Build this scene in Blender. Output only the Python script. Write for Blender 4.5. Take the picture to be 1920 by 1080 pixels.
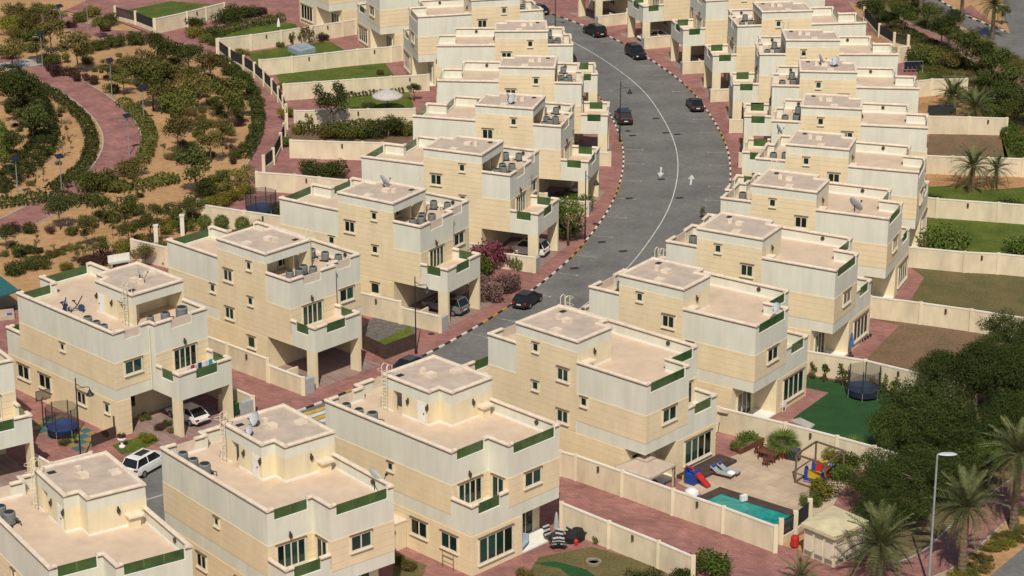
import bpy, math, random
import numpy as np
from mathutils import Vector, Matrix
for o in list(bpy.data.objects): bpy.data.objects.remove(o)
SC = bpy.context.scene
COL = SC.collection
R = math.radians
random.seed(7)
# ---------------------------------------------------------------- camera, sky, sun, exposure
PITCH, FPX, CAMH = 0.3458679, 4342.2, 81.10
cam_d = bpy.data.cameras.new('camera'); cam_o = bpy.data.objects.new('camera', cam_d); COL.objects.link(cam_o)
cam_o.location = (0, 0, CAMH); cam_o.rotation_euler = (math.pi/2-PITCH, 0, 0)
cam_d.sensor_width = 36; cam_d.lens = FPX/1920*36; cam_d.clip_end = 5000; cam_d.clip_start = 1
SC.camera = cam_o
SUN_EL, SUN_AZ = 50.0, 1.5       # light travels along +Y, a touch to +X
wd = bpy.data.worlds.new('World'); SC.world = wd; wd.use_nodes = True
nt = wd.node_tree; sky = nt.nodes.new('ShaderNodeTexSky'); sky.sky_type = 'NISHITA'; sky.sun_disc = False
sky.sun_elevation = R(SUN_EL); sky.sun_rotation = R(180+SUN_AZ); sky.dust_density = 1.5
bg = nt.nodes['Background']; bg.inputs[1].default_value = 0.078
nt.links.new(sky.outputs[0], bg.inputs[0])
sd = bpy.data.lights.new('sun', 'SUN'); sd.energy = 3.75; sd.angle = R(0.5); sd.color = (1.0, 0.93, 0.80)
so = bpy.data.objects.new('sun', sd); COL.objects.link(so)
ldir = Vector((math.sin(R(SUN_AZ))*math.cos(R(SUN_EL)), math.cos(R(SUN_AZ))*math.cos(R(SUN_EL)), -math.sin(R(SUN_EL))))
so.rotation_euler = ldir.to_track_quat('-Z', 'Y').to_euler(); so.location = (0, 0, 150)
SC.view_settings.view_transform = 'Standard'; SC.view_settings.look = 'None'
SC.view_settings.exposure = 0.0; SC.view_settings.gamma = 1
# ---------------------------------------------------------------- helpers
def U(px, py, z=0.0):
    """ground point (at height z) seen at a photo pixel; used once to survey the site"""
    c, s = math.cos(PITCH), math.sin(PITCH)
    a = (px-960)/FPX; b = (540-py)/FPX
    dz = -s+b*c; t = (z-CAMH)/dz
    return (a*t, (c+b*s)*t)
def UL(l, z=0.0): return [U(x, y, z) for x, y in l]
MATS = {}
def mat(name, col, rough=.8, var=.08, scale=3., metal=0., spec=.3, bump=0., col2=None, streak=0., trans=0., alpha=1., emit=None, rnd=0., fine=0., famp=.05, fz=1., ior=1.45):
    if name in MATS: return MATS[name]
    m = bpy.data.materials.new(name); m.use_nodes = True; MATS[name] = m
    t = m.node_tree; N = t.nodes; L = t.links; b = N['Principled BSDF']
    b.inputs['Roughness'].default_value = rough; b.inputs['Metallic'].default_value = metal
    b.inputs['Specular IOR Level'].default_value = spec; b.inputs['IOR'].default_value = ior
    b.inputs['Transmission Weight'].default_value = trans; b.inputs['Alpha'].default_value = alpha
    col = tuple(col)+(1,)
    tc = N.new('ShaderNodeTexCoord'); g = N.new('ShaderNodeNewGeometry')
    nz = N.new('ShaderNodeTexNoise'); nz.inputs['Scale'].default_value = scale; nz.inputs['Detail'].default_value = 6; nz.inputs['Roughness'].default_value = .6
    mp = N.new('ShaderNodeMapping'); L.new(g.outputs['Position'], mp.inputs[0]); L.new(mp.outputs[0], nz.inputs[0])
    if streak: mp.inputs['Scale'].default_value = (1, 1, streak)
    mix = N.new('ShaderNodeMix'); mix.data_type = 'RGBA'
    c2 = tuple(col2)+(1,) if col2 else tuple(c*(1-2.2*var) for c in col[:3])+(1,)
    c1 = col if col2 else tuple(min(1, c*(1+var*.8)) for c in col[:3])+(1,)
    cr = N.new('ShaderNodeValToRGB'); cr.color_ramp.elements[0].position = .32; cr.color_ramp.elements[1].position = .68
    L.new(nz.outputs['Fac'], cr.inputs[0])
    mix.inputs[6].default_value = c2; mix.inputs[7].default_value = c1
    L.new(cr.outputs[0], mix.inputs[0])
    out = mix.outputs[2]
    if fine:
        n2 = N.new('ShaderNodeTexNoise'); n2.inputs['Scale'].default_value = fine; n2.inputs['Detail'].default_value = 3
        m2 = N.new('ShaderNodeMapping'); m2.inputs['Scale'].default_value = (1,1,fz); L.new(g.outputs['Position'], m2.inputs[0]); L.new(m2.outputs[0], n2.inputs[0])
        mr = N.new('ShaderNodeMapRange'); mr.inputs[1].default_value = .3; mr.inputs[2].default_value = .7; mr.inputs[3].default_value = 1-famp; mr.inputs[4].default_value = 1+famp
        L.new(n2.outputs['Fac'], mr.inputs[0])
        mm = N.new('ShaderNodeVectorMath'); mm.operation = 'SCALE'; L.new(out, mm.inputs[0]); L.new(mr.outputs[0], mm.inputs['Scale']); out = mm.outputs[0]
    if rnd:
        oi = N.new('ShaderNodeObjectInfo'); mr = N.new('ShaderNodeMapRange'); mr.inputs[3].default_value = 1-rnd; mr.inputs[4].default_value = 1+rnd
        L.new(oi.outputs['Random'], mr.inputs[0])
        mm = N.new('ShaderNodeVectorMath'); mm.operation = 'SCALE'; L.new(out, mm.inputs[0]); L.new(mr.outputs[0], mm.inputs['Scale']); out = mm.outputs[0]
    L.new(out, b.inputs['Base Color'])
    if bump:
        bp = N.new('ShaderNodeBump'); bp.inputs['Strength'].default_value = bump; bp.inputs['Distance'].default_value = .05
        L.new(nz.outputs['Fac'], bp.inputs['Height']); L.new(bp.outputs[0], b.inputs['Normal'])
    if emit: b.inputs['Emission Color'].default_value = tuple(emit)+(1,); b.inputs['Emission Strength'].default_value = 1
    return m
def paver_mat(name, c1, c2, joint, sx, sy, rot=0., rough=.85, big=.25):
    if name in MATS: return MATS[name]
    m = bpy.data.materials.new(name); m.use_nodes = True; MATS[name] = m
    t = m.node_tree; N = t.nodes; L = t.links; b = N['Principled BSDF']; b.inputs['Roughness'].default_value = rough; b.inputs['Specular IOR Level'].default_value = .25
    g = N.new('ShaderNodeNewGeometry'); mp = N.new('ShaderNodeMapping'); mp.inputs['Rotation'].default_value = (0, 0, rot); L.new(g.outputs['Position'], mp.inputs[0])
    br = N.new('ShaderNodeTexBrick'); br.inputs['Color1'].default_value = tuple(c1)+(1,); br.inputs['Color2'].default_value = tuple(c2)+(1,); br.inputs['Mortar'].default_value = tuple(joint)+(1,)
    br.inputs['Scale'].default_value = 1; br.inputs['Brick Width'].default_value = sx; br.inputs['Row Height'].default_value = sy; br.inputs['Mortar Size'].default_value = .012; br.inputs['Bias'].default_value = 0
    L.new(mp.outputs[0], br.inputs[0])
    nz = N.new('ShaderNodeTexNoise'); nz.inputs['Scale'].default_value = .35; nz.inputs['Detail'].default_value = 8; nz.inputs['Roughness'].default_value = .65; L.new(g.outputs['Position'], nz.inputs[0])
    mr = N.new('ShaderNodeMapRange'); mr.inputs[1].default_value = .3; mr.inputs[2].default_value = .7; mr.inputs[3].default_value = 1-big; mr.inputs[4].default_value = 1+big
    L.new(nz.outputs['Fac'], mr.inputs[0])
    mm = N.new('ShaderNodeVectorMath'); mm.operation = 'SCALE'; L.new(br.outputs['Color'], mm.inputs[0]); L.new(mr.outputs[0], mm.inputs['Scale'])
    L.new(mm.outputs[0], b.inputs['Base Color'])
    return m
class MB:
    def __init__(s, m=False): s.v = []; s.f = []; s.m = m
    def add(s, vs, fs):
        k = len(s.v)
        if s.m:
            s.v += [(-a, b, c) for a, b, c in vs]; s.f += [tuple(k+i for i in reversed(f)) for f in fs]
        else:
            s.v += [tuple(p) for p in vs]; s.f += [tuple(k+i for i in f) for f in fs]
        return s
    def box(s, x0, x1, y0, y1, z0, z1):
        if x0 > x1: x0, x1 = x1, x0
        if y0 > y1: y0, y1 = y1, y0
        return s.add([(x0,y0,z0),(x1,y0,z0),(x1,y1,z0),(x0,y1,z0),(x0,y0,z1),(x1,y0,z1),(x1,y1,z1),(x0,y1,z1)],
              [(3,2,1,0),(4,5,6,7),(0,1,5,4),(1,2,6,5),(2,3,7,6),(3,0,4,7)])
    def obox(s, p, q, w, z0, z1, off=0.):
        """box along the ground line p-q, width w"""
        dx, dy = q[0]-p[0], q[1]-p[1]; l = math.hypot(dx, dy) or 1; nx, ny = -dy/l, dx/l
        a, b = off-w/2, off+w/2
        P = [(p[0]+nx*a,p[1]+ny*a),(q[0]+nx*a,q[1]+ny*a),(q[0]+nx*b,q[1]+ny*b),(p[0]+nx*b,p[1]+ny*b)]
        return s.add([(x,y,z0) for x,y in P]+[(x,y,z1) for x,y in P], [(3,2,1,0),(4,5,6,7),(0,1,5,4),(1,2,6,5),(2,3,7,6),(3,0,4,7)])
    def prism(s, poly, z0, z1):
        a = sum(poly[i][0]*poly[(i+1)%len(poly)][1]-poly[(i+1)%len(poly)][0]*poly[i][1] for i in range(len(poly)))
        if a < 0: poly = poly[::-1]
        n = len(poly)
        return s.add([(x,y,z0) for x,y in poly]+[(x,y,z1) for x,y in poly],
              [tuple(reversed(range(n))), tuple(range(n,2*n))]+[(i,(i+1)%n,n+(i+1)%n,n+i) for i in range(n)])
    def sheet(s, poly, z):
        a = sum(poly[i][0]*poly[(i+1)%len(poly)][1]-poly[(i+1)%len(poly)][0]*poly[i][1] for i in range(len(poly)))
        if a < 0: poly = poly[::-1]
        return s.add([(x,y,z) for x,y in poly], [tuple(range(len(poly)))])
    def tube(s, pts, r, n=6, r1=None, cap=True):
        pts = [Vector(p) for p in pts]; k = len(pts); vs = []
        for i, p in enumerate(pts):
            d = (pts[min(i+1,k-1)]-pts[max(i-1,0)]).normalized()
            u = d.cross(Vector((0,0,1)));
            if u.length < 1e-3: u = Vector((1,0,0))
            u.normalize(); w = u.cross(d)
            rr = r if r1 is None else r+(r1-r)*i/(k-1)
            vs += [tuple(p+u*rr*math.cos(2*math.pi*j/n)+w*rr*math.sin(2*math.pi*j/n)) for j in range(n)]
        fs = [(i*n+j,(i+1)*n+j,(i+1)*n+(j+1)%n,i*n+(j+1)%n) for i in range(k-1) for j in range(n)]
        if cap: fs += [tuple(range(n)), tuple(reversed(range((k-1)*n,k*n)))]
        return s.add(vs, fs)
    def lathe(s, prof, n=12, c=(0,0), ax='z'):
        vs = []
        for r, z in prof:
            for j in range(n):
                a = 2*math.pi*j/n; p = (r*math.cos(a), r*math.sin(a), z)
                vs.append((c[0]+p[0], c[1]+p[1], p[2]))
        k = len(prof)
        fs = [(i*n+j,i*n+(j+1)%n,(i+1)*n+(j+1)%n,(i+1)*n+j) for i in range(k-1) for j in range(n)]
        fs += [tuple(reversed(range(n))), tuple(range((k-1)*n,k*n))]
        return s.add(vs, fs)
    def xf(s, M, k=0):
        for i in range(k, len(s.v)): s.v[i] = tuple(M @ Vector(s.v[i]))
        return s
    def mesh(s, name, m, smooth=False):
        me = bpy.data.meshes.new(name); me.from_pydata(s.v, [], s.f); me.materials.append(m)
        if smooth: me.polygons.foreach_set('use_smooth', [True]*len(me.polygons))
        me.update(); return me
def ob(name, me, parent=None, loc=(0,0,0), rz=0., label=None, cat=None, group=None, kind=None, scale=None, rot=None):
    o = bpy.data.objects.new(name, me); COL.objects.link(o)
    o.location = loc; o.rotation_euler = rot if rot else (0, 0, rz)
    if scale: o.scale = scale if isinstance(scale, tuple) else (scale,)*3
    if parent: o.parent = parent
    if label: o['label'] = label
    if cat: o['category'] = cat
    if group: o['group'] = group
    if kind: o['kind'] = kind
    return o
def tree_of(name, parts, loc, rz, label, cat, group=None, scale=None):
    """parts: list of (name, mesh, [subparts])"""
    e = ob(name, None, None, loc, rz, label, cat, group, scale=scale); e.empty_display_size = .3
    def rec(ps, par):
        for p in ps:
            c = ob(p[0], p[1], par, p[3] if len(p) > 3 else (0,0,0), rot=p[4] if len(p) > 4 else None)
            if len(p) > 5: 
                for k, val in p[5].items(): c[k] = val
            if len(p) > 2 and p[2]: rec(p[2], c)
    rec(parts, e)
    return e
def struct(name, me, parent=None, **k): return ob(name, me, parent, kind=None if parent else 'structure', **k)
# ---------------------------------------------------------------- materials
GREY = mat('grey_render', (.70,.685,.58), .9, .045, .7, streak=.3, fine=2.2, fz=.1, famp=.035)
BEIGE = mat('beige_siding', (.775,.635,.42), .85, .04, .6, streak=.5, fine=2, fz=.3, famp=.025)
CREAM = mat('cream_render', (.77,.665,.455), .88, .05, .9, streak=.4, fine=2, fz=.15, famp=.03)
COPE = mat('coping_stone', (.76,.64,.51), .8, .08, 1.5, fine=7)
TRIM = mat('brown_trim', (.16,.11,.075), .8, .1)
FRAME = mat('window_frame', (.73,.65,.50), .6, .04, 2)
WHITE = mat('white_paint', (.82,.80,.74), .7, .04, 2)
DECK = mat('roof_deck', (.53,.425,.34), .9, .06, .6, fine=1.2, famp=.05)
TERR = mat('terrace_floor', (.63,.485,.36), .9, .05, .45, fine=1.3, famp=.05)
PANELP = mat('pink_panel', (.66,.55,.45), .85, .05, 1.5)
GLASSG = mat('green_glass', (.075,.135,.04), .12, .25, .9, spec=.5, col2=(.03,.075,.03))
PANE = mat('window_glass', (.012,.045,.035), .06, .3, .35, spec=.6, col2=(.006,.016,.014), rnd=.85)
DARK = mat('dark_metal', (.03,.03,.032), .5, .1)
ACG = mat('ac_casing', (.20,.215,.21), .6, .1, 4)
ACD = mat('ac_grille', (.035,.04,.04), .6, .1)
DISHM = mat('dish_grey', (.50,.52,.54), .45, .05)
SOIL = mat('soil', (.21,.125,.075), .95, .2, .35, bump=.3, col2=(.14,.10,.055), fine=4, famp=.3)
DRYG = mat('dry_grass', (.165,.125,.055), .95, .2, .25, bump=.3, col2=(.085,.085,.03), fine=5, famp=.3)
ORSAND = mat('orange_sand', (.42,.23,.11), .95, .15, .4, bump=.3, fine=4, famp=.3)
SAND = mat('park_sand', (.485,.285,.138), .95, .1, .12, bump=.3, col2=(.37,.215,.10), fine=1.6, famp=.15)
LAWN = mat('lawn', (.115,.135,.02), .95, .15, .33, bump=.5, col2=(.048,.085,.010), fine=3.5, famp=.3)
TURF = mat('artificial_turf', (.022,.075,.022), .9, .1, .5, fine=8, famp=.3)
ASPH = mat('asphalt', (.195,.187,.176), .85, .1, .2, bump=.2, col2=(.128,.123,.117), fine=2.2, famp=.12)
PINK = paver_mat('pink_pavers', (.345,.165,.142), (.27,.125,.11), (.18,.095,.082), .6, .3, .4, big=.3)
DRIVE = paver_mat('driveway_pavers', (.30,.21,.185), (.25,.165,.15), (.45,.38,.32), 4., .62, .9)
BTILE = paver_mat('beige_tiles', (.50,.385,.28), (.45,.34,.245), (.33,.25,.18), 1.2, 1.2, .7)
GRAVEL = mat('gravel', (.16,.14,.125), .95, .2, 2., bump=.3, fine=6, famp=.3)
CONC = mat('concrete', (.42,.41,.38), .9, .1, 1.2)
KW = mat('kerb_white', (.72,.70,.64), .85, .12, 2); KB = mat('kerb_black', (.045,.043,.04), .85, .2, 2); KY = mat('kerb_yellow', (.52,.33,.06), .85, .15, 2)
BAYP = mat('bay_paint', (.42,.41,.385), .9, .2, 1.5)
PAINTW = mat('road_paint', (.62,.61,.57), .85, .12, 1.2)
WALLC = mat('garden_wall_render', (.71,.61,.44), .9, .09, .5, streak=.5, fine=1.6, fz=.25, famp=.06)
WALLT = mat('garden_wall_cap', (.76,.70,.59), .85, .06, 1)
BRONZE = mat('bronze_lamp', (.075,.055,.04), .6, .1)
# ---------------------------------------------------------------- the villa (x: party side -> terrace side, y: street -> garden)
W, D, XS, BN, XF, SF = 9.66, 17.46, 5.70, 2.20, 5.80, .73
XP, XN, Y0, Y1, DN = 5.67, 4.51, 3.24, 10.02, 1.41
ZP, ZH, ZB, ZS, PB = 9.625, 11.46, 5.75, 3.43, 3.2
ZT, ZF = 8.60, 4.75          # roof-terrace floor, first floor
YC, XC, DR, XR = 3.3, 8.2, 2.15, 4.15
def pl(plane, a, d, z):
    return {'F':(-d,a,z),'T':(W+d,a,z),'N':(a,-d,z),'NR':(a,SF-d,z),'B':(a,D+d,z),'BR':(a,D-BN+d,z),'X':(XS+d,a,z),
            'PW':(a,5.5-d,z),'PX':(XP+d,a,z),'PB':(a,Y1+d,z),'CI':(a,YC-d,z),'PI':(XR-d,a,z),'PJ':(a,D-DR+d,z),'FI':(.2+d,a,z),'TI':(W-.2-d,a,z)}[plane]
def pbox(mb, plane, a0, a1, d0, d1, z0, z1):
    p, q = pl(plane, a0, d0, z0), pl(plane, a1, d1, z1)
    return mb.box(p[0], q[0], p[1], q[1], z0, z1)
def villa_parts(m):
    P = []; B = lambda: MB(m)
    def part(n, mb, mt, sub=None, smooth=False): P.append((n, mb.mesh(n, mt, smooth), sub or [])); return P[-1]
    # walls
    g = B(); g.box(0,W,YC,D-DR,-.1,ZS); part('ground_wall', g, CREAM)
    part('ground_wall', B().box(XC,W,SF,YC,-.1,ZS), CREAM); part('ground_wall', B().box(XR,W,D-DR,D,-.1,ZS), CREAM)
    out = [(0,0),(XF,0),(XF,SF),(W,SF),(W,D-BN),(XS,D-BN),(XS,D),(0,D)]
    part('upper_wall', B().prism(out, ZS, ZT), GREY)
    part('terrace_floor', B().prism([(.2,.2),(XF-.2,.2),(XF-.2,SF+.2),(W-.2,SF+.2),(W-.2,D-BN-.2),(XS-.2,D-BN-.2),(XS-.2,D-.2),(.2,D-.2)], ZT, ZT+.03), TERR)
    pw = B(); t = .2
    def para(x0,x1,y0,y1,z1): pw.box(x0,x1,y0,y1,ZT,z1)
    para(0,t,0,Y0,ZP); para(0,t,Y1,D,ZP)                       # party side
    para(W-t,W,SF,D-BN,ZP)                                     # terrace side
    for a,b,h in ((t,1.7,ZP),(1.7,3.95,8.83),(3.95,XF,ZP)): para(a,b,0,t,h)
    para(XF-t,XF,t,SF+t,ZP)
    for a,b,h in ((XF,6.75,ZP),(6.75,8.43,8.83),(8.43,W-t,ZP)): para(a,b,SF,SF+t,h)
    for a,b,h in ((t,.52,ZP),(.52,5.16,8.8),(5.16,XS,ZP)): para(a,b,D-t,D,h)
    para(XS-t,XS,D-BN-t,D-t,ZP)
    for a,b,h in ((XS,6.1,ZP),(6.1,9.07,8.8),(9.07,W-t,ZP)): para(a,b,D-BN-t,D-BN,h)
    part('parapet', pw, GREY)
    part('parapet_panel', B().box(1.7,3.95,.08,.16,8.83,9.66), PANELP)
    part('parapet_panel', B().box(6.75,8.43,SF+.08,SF+.16,8.83,9.66), PANELP)
    def glass(x0,x1,y,z0,z1,n):
        fr = B(); e = .05
        fr.box(x0-.02,x1+.02,y-.09,y+.09,z0,z0+.05); fr.box(x0,x0+e,y-.07,y+.07,z0+.05,z1); fr.box(x1-e,x1,y-.07,y+.07,z0+.05,z1)
        sub = []
        for i in range(n):
            a = x0+e+(x1-x0-2*e)*i/n; b = x0+e+(x1-x0-2*e)*(i+1)/n
            sub.append(('glass_pane', B().box(a+.01,b-.01,y-.012,y+.012,z0+.05,z1-.01).mesh('glass_pane',GLASSG)))
        part('glass_panel', fr, WHITE, sub)
    glass(.52,5.16,D-.08,8.8,9.66,3); glass(6.1,9.07,D-BN-.08,8.8,9.66,2)
    # coping
    def cope(a, b, z, w=.34, h=.22, c=None):
        d = Vector((b[0]-a[0],b[1]-a[1],0)); l = d.length; d /= l; n = Vector((-d.y,d.x,0)); prof = [(-w/2+.03,0),(-w/2,.05),(-w/2,h-.06),(-w/2+.06,h),(w/2-.06,h),(w/2,h-.06),(w/2,.05),(w/2-.03,0)]
        mb = B(); vs = []
        for p in (a,b):
            for o,zz in prof: vs.append((p[0]+n.x*o,p[1]+n.y*o,z+zz))
        k = len(prof)
        mb.add(vs, [(i,(i+1)%k,k+(i+1)%k,k+i) for i in range(k)][::1]+[tuple(reversed(range(k))),tuple(range(k,2*k))])
        tr = B().obox(a, b, w-.02, z-.055, z)
        part('coping', mb, COPE, [('drip_edge', tr.mesh('drip_edge', TRIM))])
    q = .1; ov = .06
    for a,b in (((q,-ov),(q,Y0)),((q,Y1),(q,D+ov)),((W-q,SF-ov),(W-q,D-BN+ov)),((q+.17,q),(1.7,q)),((3.95,q),(XF-q-.17,q)),((XF-q,-ov),(XF-q,SF+t)),
                ((XF-q+.17,SF+q),(6.75,SF+q)),((8.43,SF+q),(W-q-.17,SF+q)),((q+.17,D-q),(.52,D-q)),((5.16,D-q),(XS-q-.17,D-q)),((XS-q,D-BN-t-ov),(XS-q,D+ov)),
                ((XS-q+.17,D-BN-q),(6.1,D-BN-q)),((9.07,D-BN-q),(W-q-.17,D-BN-q))): cope(a,b,ZP)
    # penthouse
    ph = B(); ph.box(0,XN,5.5,Y1,ZT,10.55); ph.box(XN,XP,5.5,Y1-DN,ZT,10.55); ph.box(0,.2,Y0,5.5,ZT,10.55); ph.box(5.25,XP,Y0,4.47,ZT,10.55); ph.box(4.3,4.45,4.2,5.5,ZT,10.55)
    part('penthouse_wall', ph, CREAM)
    po = [(0,Y0),(XP,Y0),(XP,Y1-DN),(XN,Y1-DN),(XN,Y1),(0,Y1)]
    part('penthouse_roof', B().prism(po,10.55,ZH), GREY)
    part('roof_deck', B().prism([(.2,Y0+.2),(XP-.2,Y0+.2),(XP-.2,Y1-DN-.2),(XN-.2,Y1-DN-.2),(XN-.2,Y1-.2),(.2,Y1-.2)],ZH,ZH+.06), DECK)
    for a,b in (((q,Y0-ov),(q,Y1+ov)),((XP-q,Y0-ov),(XP-q,Y1-DN+ov)),((q+.17,Y0+q),(XP-q-.17,Y0+q)),((XN-q,Y1-DN-t),(XN-q,Y1+ov)),((q+.17,Y1-q),(XN-q-.17,Y1-q)),((XN-q+.17,Y1-DN-q),(XP-q-.17,Y1-DN-q))): cope(a,b,ZH)
    sk = B(); s = .035
    for a in ((XP,XP+s,5.5,Y1-DN+s),(XN+s,XP,Y1-DN,Y1-DN+s),(XN,XN+s,Y1-DN+s,Y1+s),(.2,XN,Y1,Y1+s),(.2,.2+s,Y1+s,D-.2),(.2,.2+s,.2,Y0),(W-.2-s,W-.2,SF+.2,D-BN-.2),(XS-.2-s,XS-.2,D-BN-.2,D-.2),(XP,XP+s,Y0,4.47),(XF,W-.2-s,SF+.2,SF+.2+s)): part('skirting', B().box(a[0],a[1],a[2],a[3],ZT+.03,ZT+.19), WHITE)
    hb = B(); hb.box(.55,1.35,6.5,7.3,ZH+.06,ZH+.22); part('roof_hatch', hb, COPE)
    hb = B(); hb.box(2.8,3.5,5.9,6.6,ZH+.06,ZH+.36); part('vent_block', hb, COPE)
    part('vent_block', B().box(2.95,3.35,5.1,5.5,ZH+.06,ZH+.5), COPE)
    part('roof_grille', B().box(4.5,5.1,4.15,4.6,ZH+.06,ZH+.1), DARK)
    vs = B(); vs.box(.7,1.5,Y1,Y1+.5,ZT+.03,9.5); part('vent_shaft', vs, CREAM, [('shaft_cap', B().box(.5,1.7,Y1+.002,Y1+.75,9.5,9.66).mesh('shaft_cap',COPE))])
    # door, ladder, lamps on the penthouse
    d = B(); pbox(d,'PX',7.3,8.3,0,.05,ZT+.03,10.5); part('door', d, FRAME, [('door_leaf', pbox(B(),'PX',7.4,8.2,.05,.08,ZT+.05,10.42).mesh('door_leaf',WHITE)),('handle', pbox(B(),'PX',8.05,8.15,.08,.14,9.55,9.62).mesh('handle',DARK))])
    ld = B(); x0 = XP+.35
    for y in (3.55,4.1): ld.tube([(x0,y,ZT),(x0,y,12.5),(x0-.25,y,12.65),(x0-.6,y,12.5),(x0-.6,y,11.6)],.035,5)
    for i in range(11): ld.tube([(x0,3.55,ZT+.3+i*.3),(x0,4.1,ZT+.3+i*.3)],.022,5)
    for i in range(4):
        z = 10.2+i*.7; ld.tube([(x0,3.5,z),(x0+.45,3.5,z),(x0+.62,3.82,z),(x0+.45,4.15,z),(x0,4.15,z)],.02,4)
    part('roof_ladder', ld, FRAME)
    def lamp(plane,a,z):
        l = B(); pbox(l,plane,a-.05,a+.05,0,.1,z+.12,z+.28); pbox(l,plane,a-.11,a+.11,.04,.2,z-.12,z+.12); pbox(l,plane,a-.06,a+.06,.07,.17,z-.25,z-.12); part('wall_lamp', l, BRONZE)
    for a in (('PX',6.25,10.1),('PX',9.0-.5,10.2) ,('PB',2.2,10.1),('N',2.65,7.35),('BR',7.75,7.3)): lamp(*a)
    def ring(plane,a,z):
        l = MB(); l.lathe([(.14,0),(.2,.0),(.2,.1),(.14,.1)],10); 
        p = Vector(pl(plane,a,.0,z)); qv = Vector(pl(plane,a,1.,z)); nn = (qv-p).normalized()
        l.xf(Matrix.Translation(p)@nn.to_track_quat('Z','Y').to_matrix().to_4x4())
        r_ = B(); r_.add(l.v,l.f); part('bulkhead_lamp', r_, BRONZE)
    ring('FI',15.2,9.3); ring('TI',12.3,9.3); ring('TI',2.5,9.3)
    # siding boards
    PIT, GAP = .56, .05
    S = []
    def side(plane,a0,a1,z0,z1):
        k = math.floor(z0/PIT+1e-6)
        while k*PIT < z1-.02:
            lo, hi = max(z0,k*PIT), min(z1,(k+1)*PIT)-GAP
            if hi-lo > .08: S.append(pbox(B(),plane,a0,a1,0,.03,lo,hi))
            k += 1
    side('F',YC,D-DR,0,3.36); side('F',Y0,Y1,3.43,4.48); side('F',0,Y0,3.43,4.48); side('F',0,D,4.48,7.0); side('F',Y0,Y1,7.0,10.64)
    side('T',SF,D,0,3.36); side('T',SF,D-BN,4.48,7.0)
    side('N',0,XF,4.48,7.0); side('NR',XF+.03,W,4.48,7.0); side('NR',XC,W,0,3.36)
    side('B',0,XS,4.48,7.0); side('B',XR,W,0,3.36); side('BR',XS+.03,W,ZF,7.0); side('X',D-BN+.03,D,ZF,7.0)
    # windows
    def win(plane,a0,a1,z0,z1,n=2,fr=.12,hood=True):
        f = B()
        pbox(f,plane,a0-fr,a0,0,.13,z0-fr,z1+fr); pbox(f,plane,a1,a1+fr,0,.13,z0-fr,z1+fr); pbox(f,plane,a0,a1,0,.13,z1,z1+fr); pbox(f,plane,a0,a1,0,.13,z0-fr,z0)
        for i in range(1,n):
            a = a0+(a1-a0)*i/n; pbox(f,plane,a-.045,a+.045,.03,.1,z0,z1)
        sub = [('pane', pbox(B(),plane,a0+(a1-a0)*i/n+(.045 if i else 0),a0+(a1-a0)*(i+1)/n-(.045 if i<n-1 else 0),.035,.05,z0,z1).mesh('pane',PANE)) for i in range(n)]
        sub.append(('sill', pbox(B(),plane,a0-fr-.04,a1+fr+.04,0,.2,z0-fr-.1,z0-fr).mesh('sill',FRAME)))
        if hood: sub.append(('hood', pbox(B(),plane,a0-fr-.06,a1+fr+.06,0,.19,z1+fr,z1+fr+.045).mesh('hood',TRIM)))
        part('window', f, FRAME, sub)
    win('F',8.0,9.1,7.75,8.75); win('F',5.25,5.75,9.6,10.25,1); win('F',10.6,11.15,6.1,6.75,1); win('F',5.2,5.75,6.1,6.75,1); win('F',8.0,9.1,3.95,4.95); win('F',5.1,6.0,1.8,2.8,1)
    win('N',1.5,3.85,ZF+.15,6.75,4); win('NR',6.9,8.6,5.65,6.75)
    win('T',8.2,8.7,6.15,6.7,1); win('T',10.8,12.5,1.55,2.75); win('T',14.2,15.9,1.55,2.75); win('T',5.4,6.6,1.7,2.75); win('T',1.9,2.45,2.0,2.75,1)
    win('B',5.35,8.9,.85,2.85,4); win('B',2.2,3.9,5.65,6.75); win('BR',6.55,8.9,ZF+.12,6.7,4); win('X',15.85,17.0,ZF+.12,6.72)
    win('PJ',.9,3.2,.15,2.5,3,.1,False); win('PW',3.5,4.6,8.95,9.6,2,.08,False); win('CI',6.0,7.2,1.2,2.6,2,.1,False)
    # carport, balconies
    bl = B(); bl.box(0,XF,-PB,0,ZS,ZF); part('balcony_slab', bl, GREY)
    bp = B(); t2 = .2
    for a,b,h in ((-PB,-2.35,ZB),(-2.35,-.75,4.95),(-.75,0,ZB)):
        bp.box(0,t2,a,b,ZF,h); bp.box(XF-t2,XF,a,b,ZF,h)
    for a,b,h in ((t2,1.55,ZB),(1.55,3.9,4.95),(3.9,XF-t2,ZB)): bp.box(a,b,-PB,-PB+t2,ZF,h)
    part('balcony_parapet', bp, GREY)
    part('balcony_floor', B().box(t2,XF-t2,-PB+t2,-.001,ZF,ZF+.02), TERR)
    def gl2(x0,x1,y0,y1):
        part('glass_panel', B().box(x0,x1,y0,y1,4.95,4.99), WHITE, [('glass_pane', B().box(x0 if x1-x0>.2 else (x0+x1)/2-.012,x1 if x1-x0>.2 else (x0+x1)/2+.012,y0 if y1-y0>.2 else (y0+y1)/2-.012,y1 if y1-y0>.2 else (y0+y1)/2+.012,4.99,5.85).mesh('glass_pane',GLASSG))])
    gl2(.02,.16,-2.35,-.75); gl2(XF-.16,XF-.02,-2.35,-.75); gl2(1.55,3.9,-PB+.02,-PB+.16)
    for a,b in (((q,-PB-ov),(q,-2.35)),((q,-.75),(q,.0)),((XF-q,-PB-ov),(XF-q,-2.35)),((XF-q,-.75),(XF-q,0)),((q+.17,-PB+q),(1.55,-PB+q)),((3.9,-PB+q),(XF-q-.17,-PB+q))): cope(a,b,ZB)
    for x in (0,XF-.3): part('column', B().box(x,x+.3,-PB,-PB+1.15,-.1,ZS), CREAM)
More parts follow.
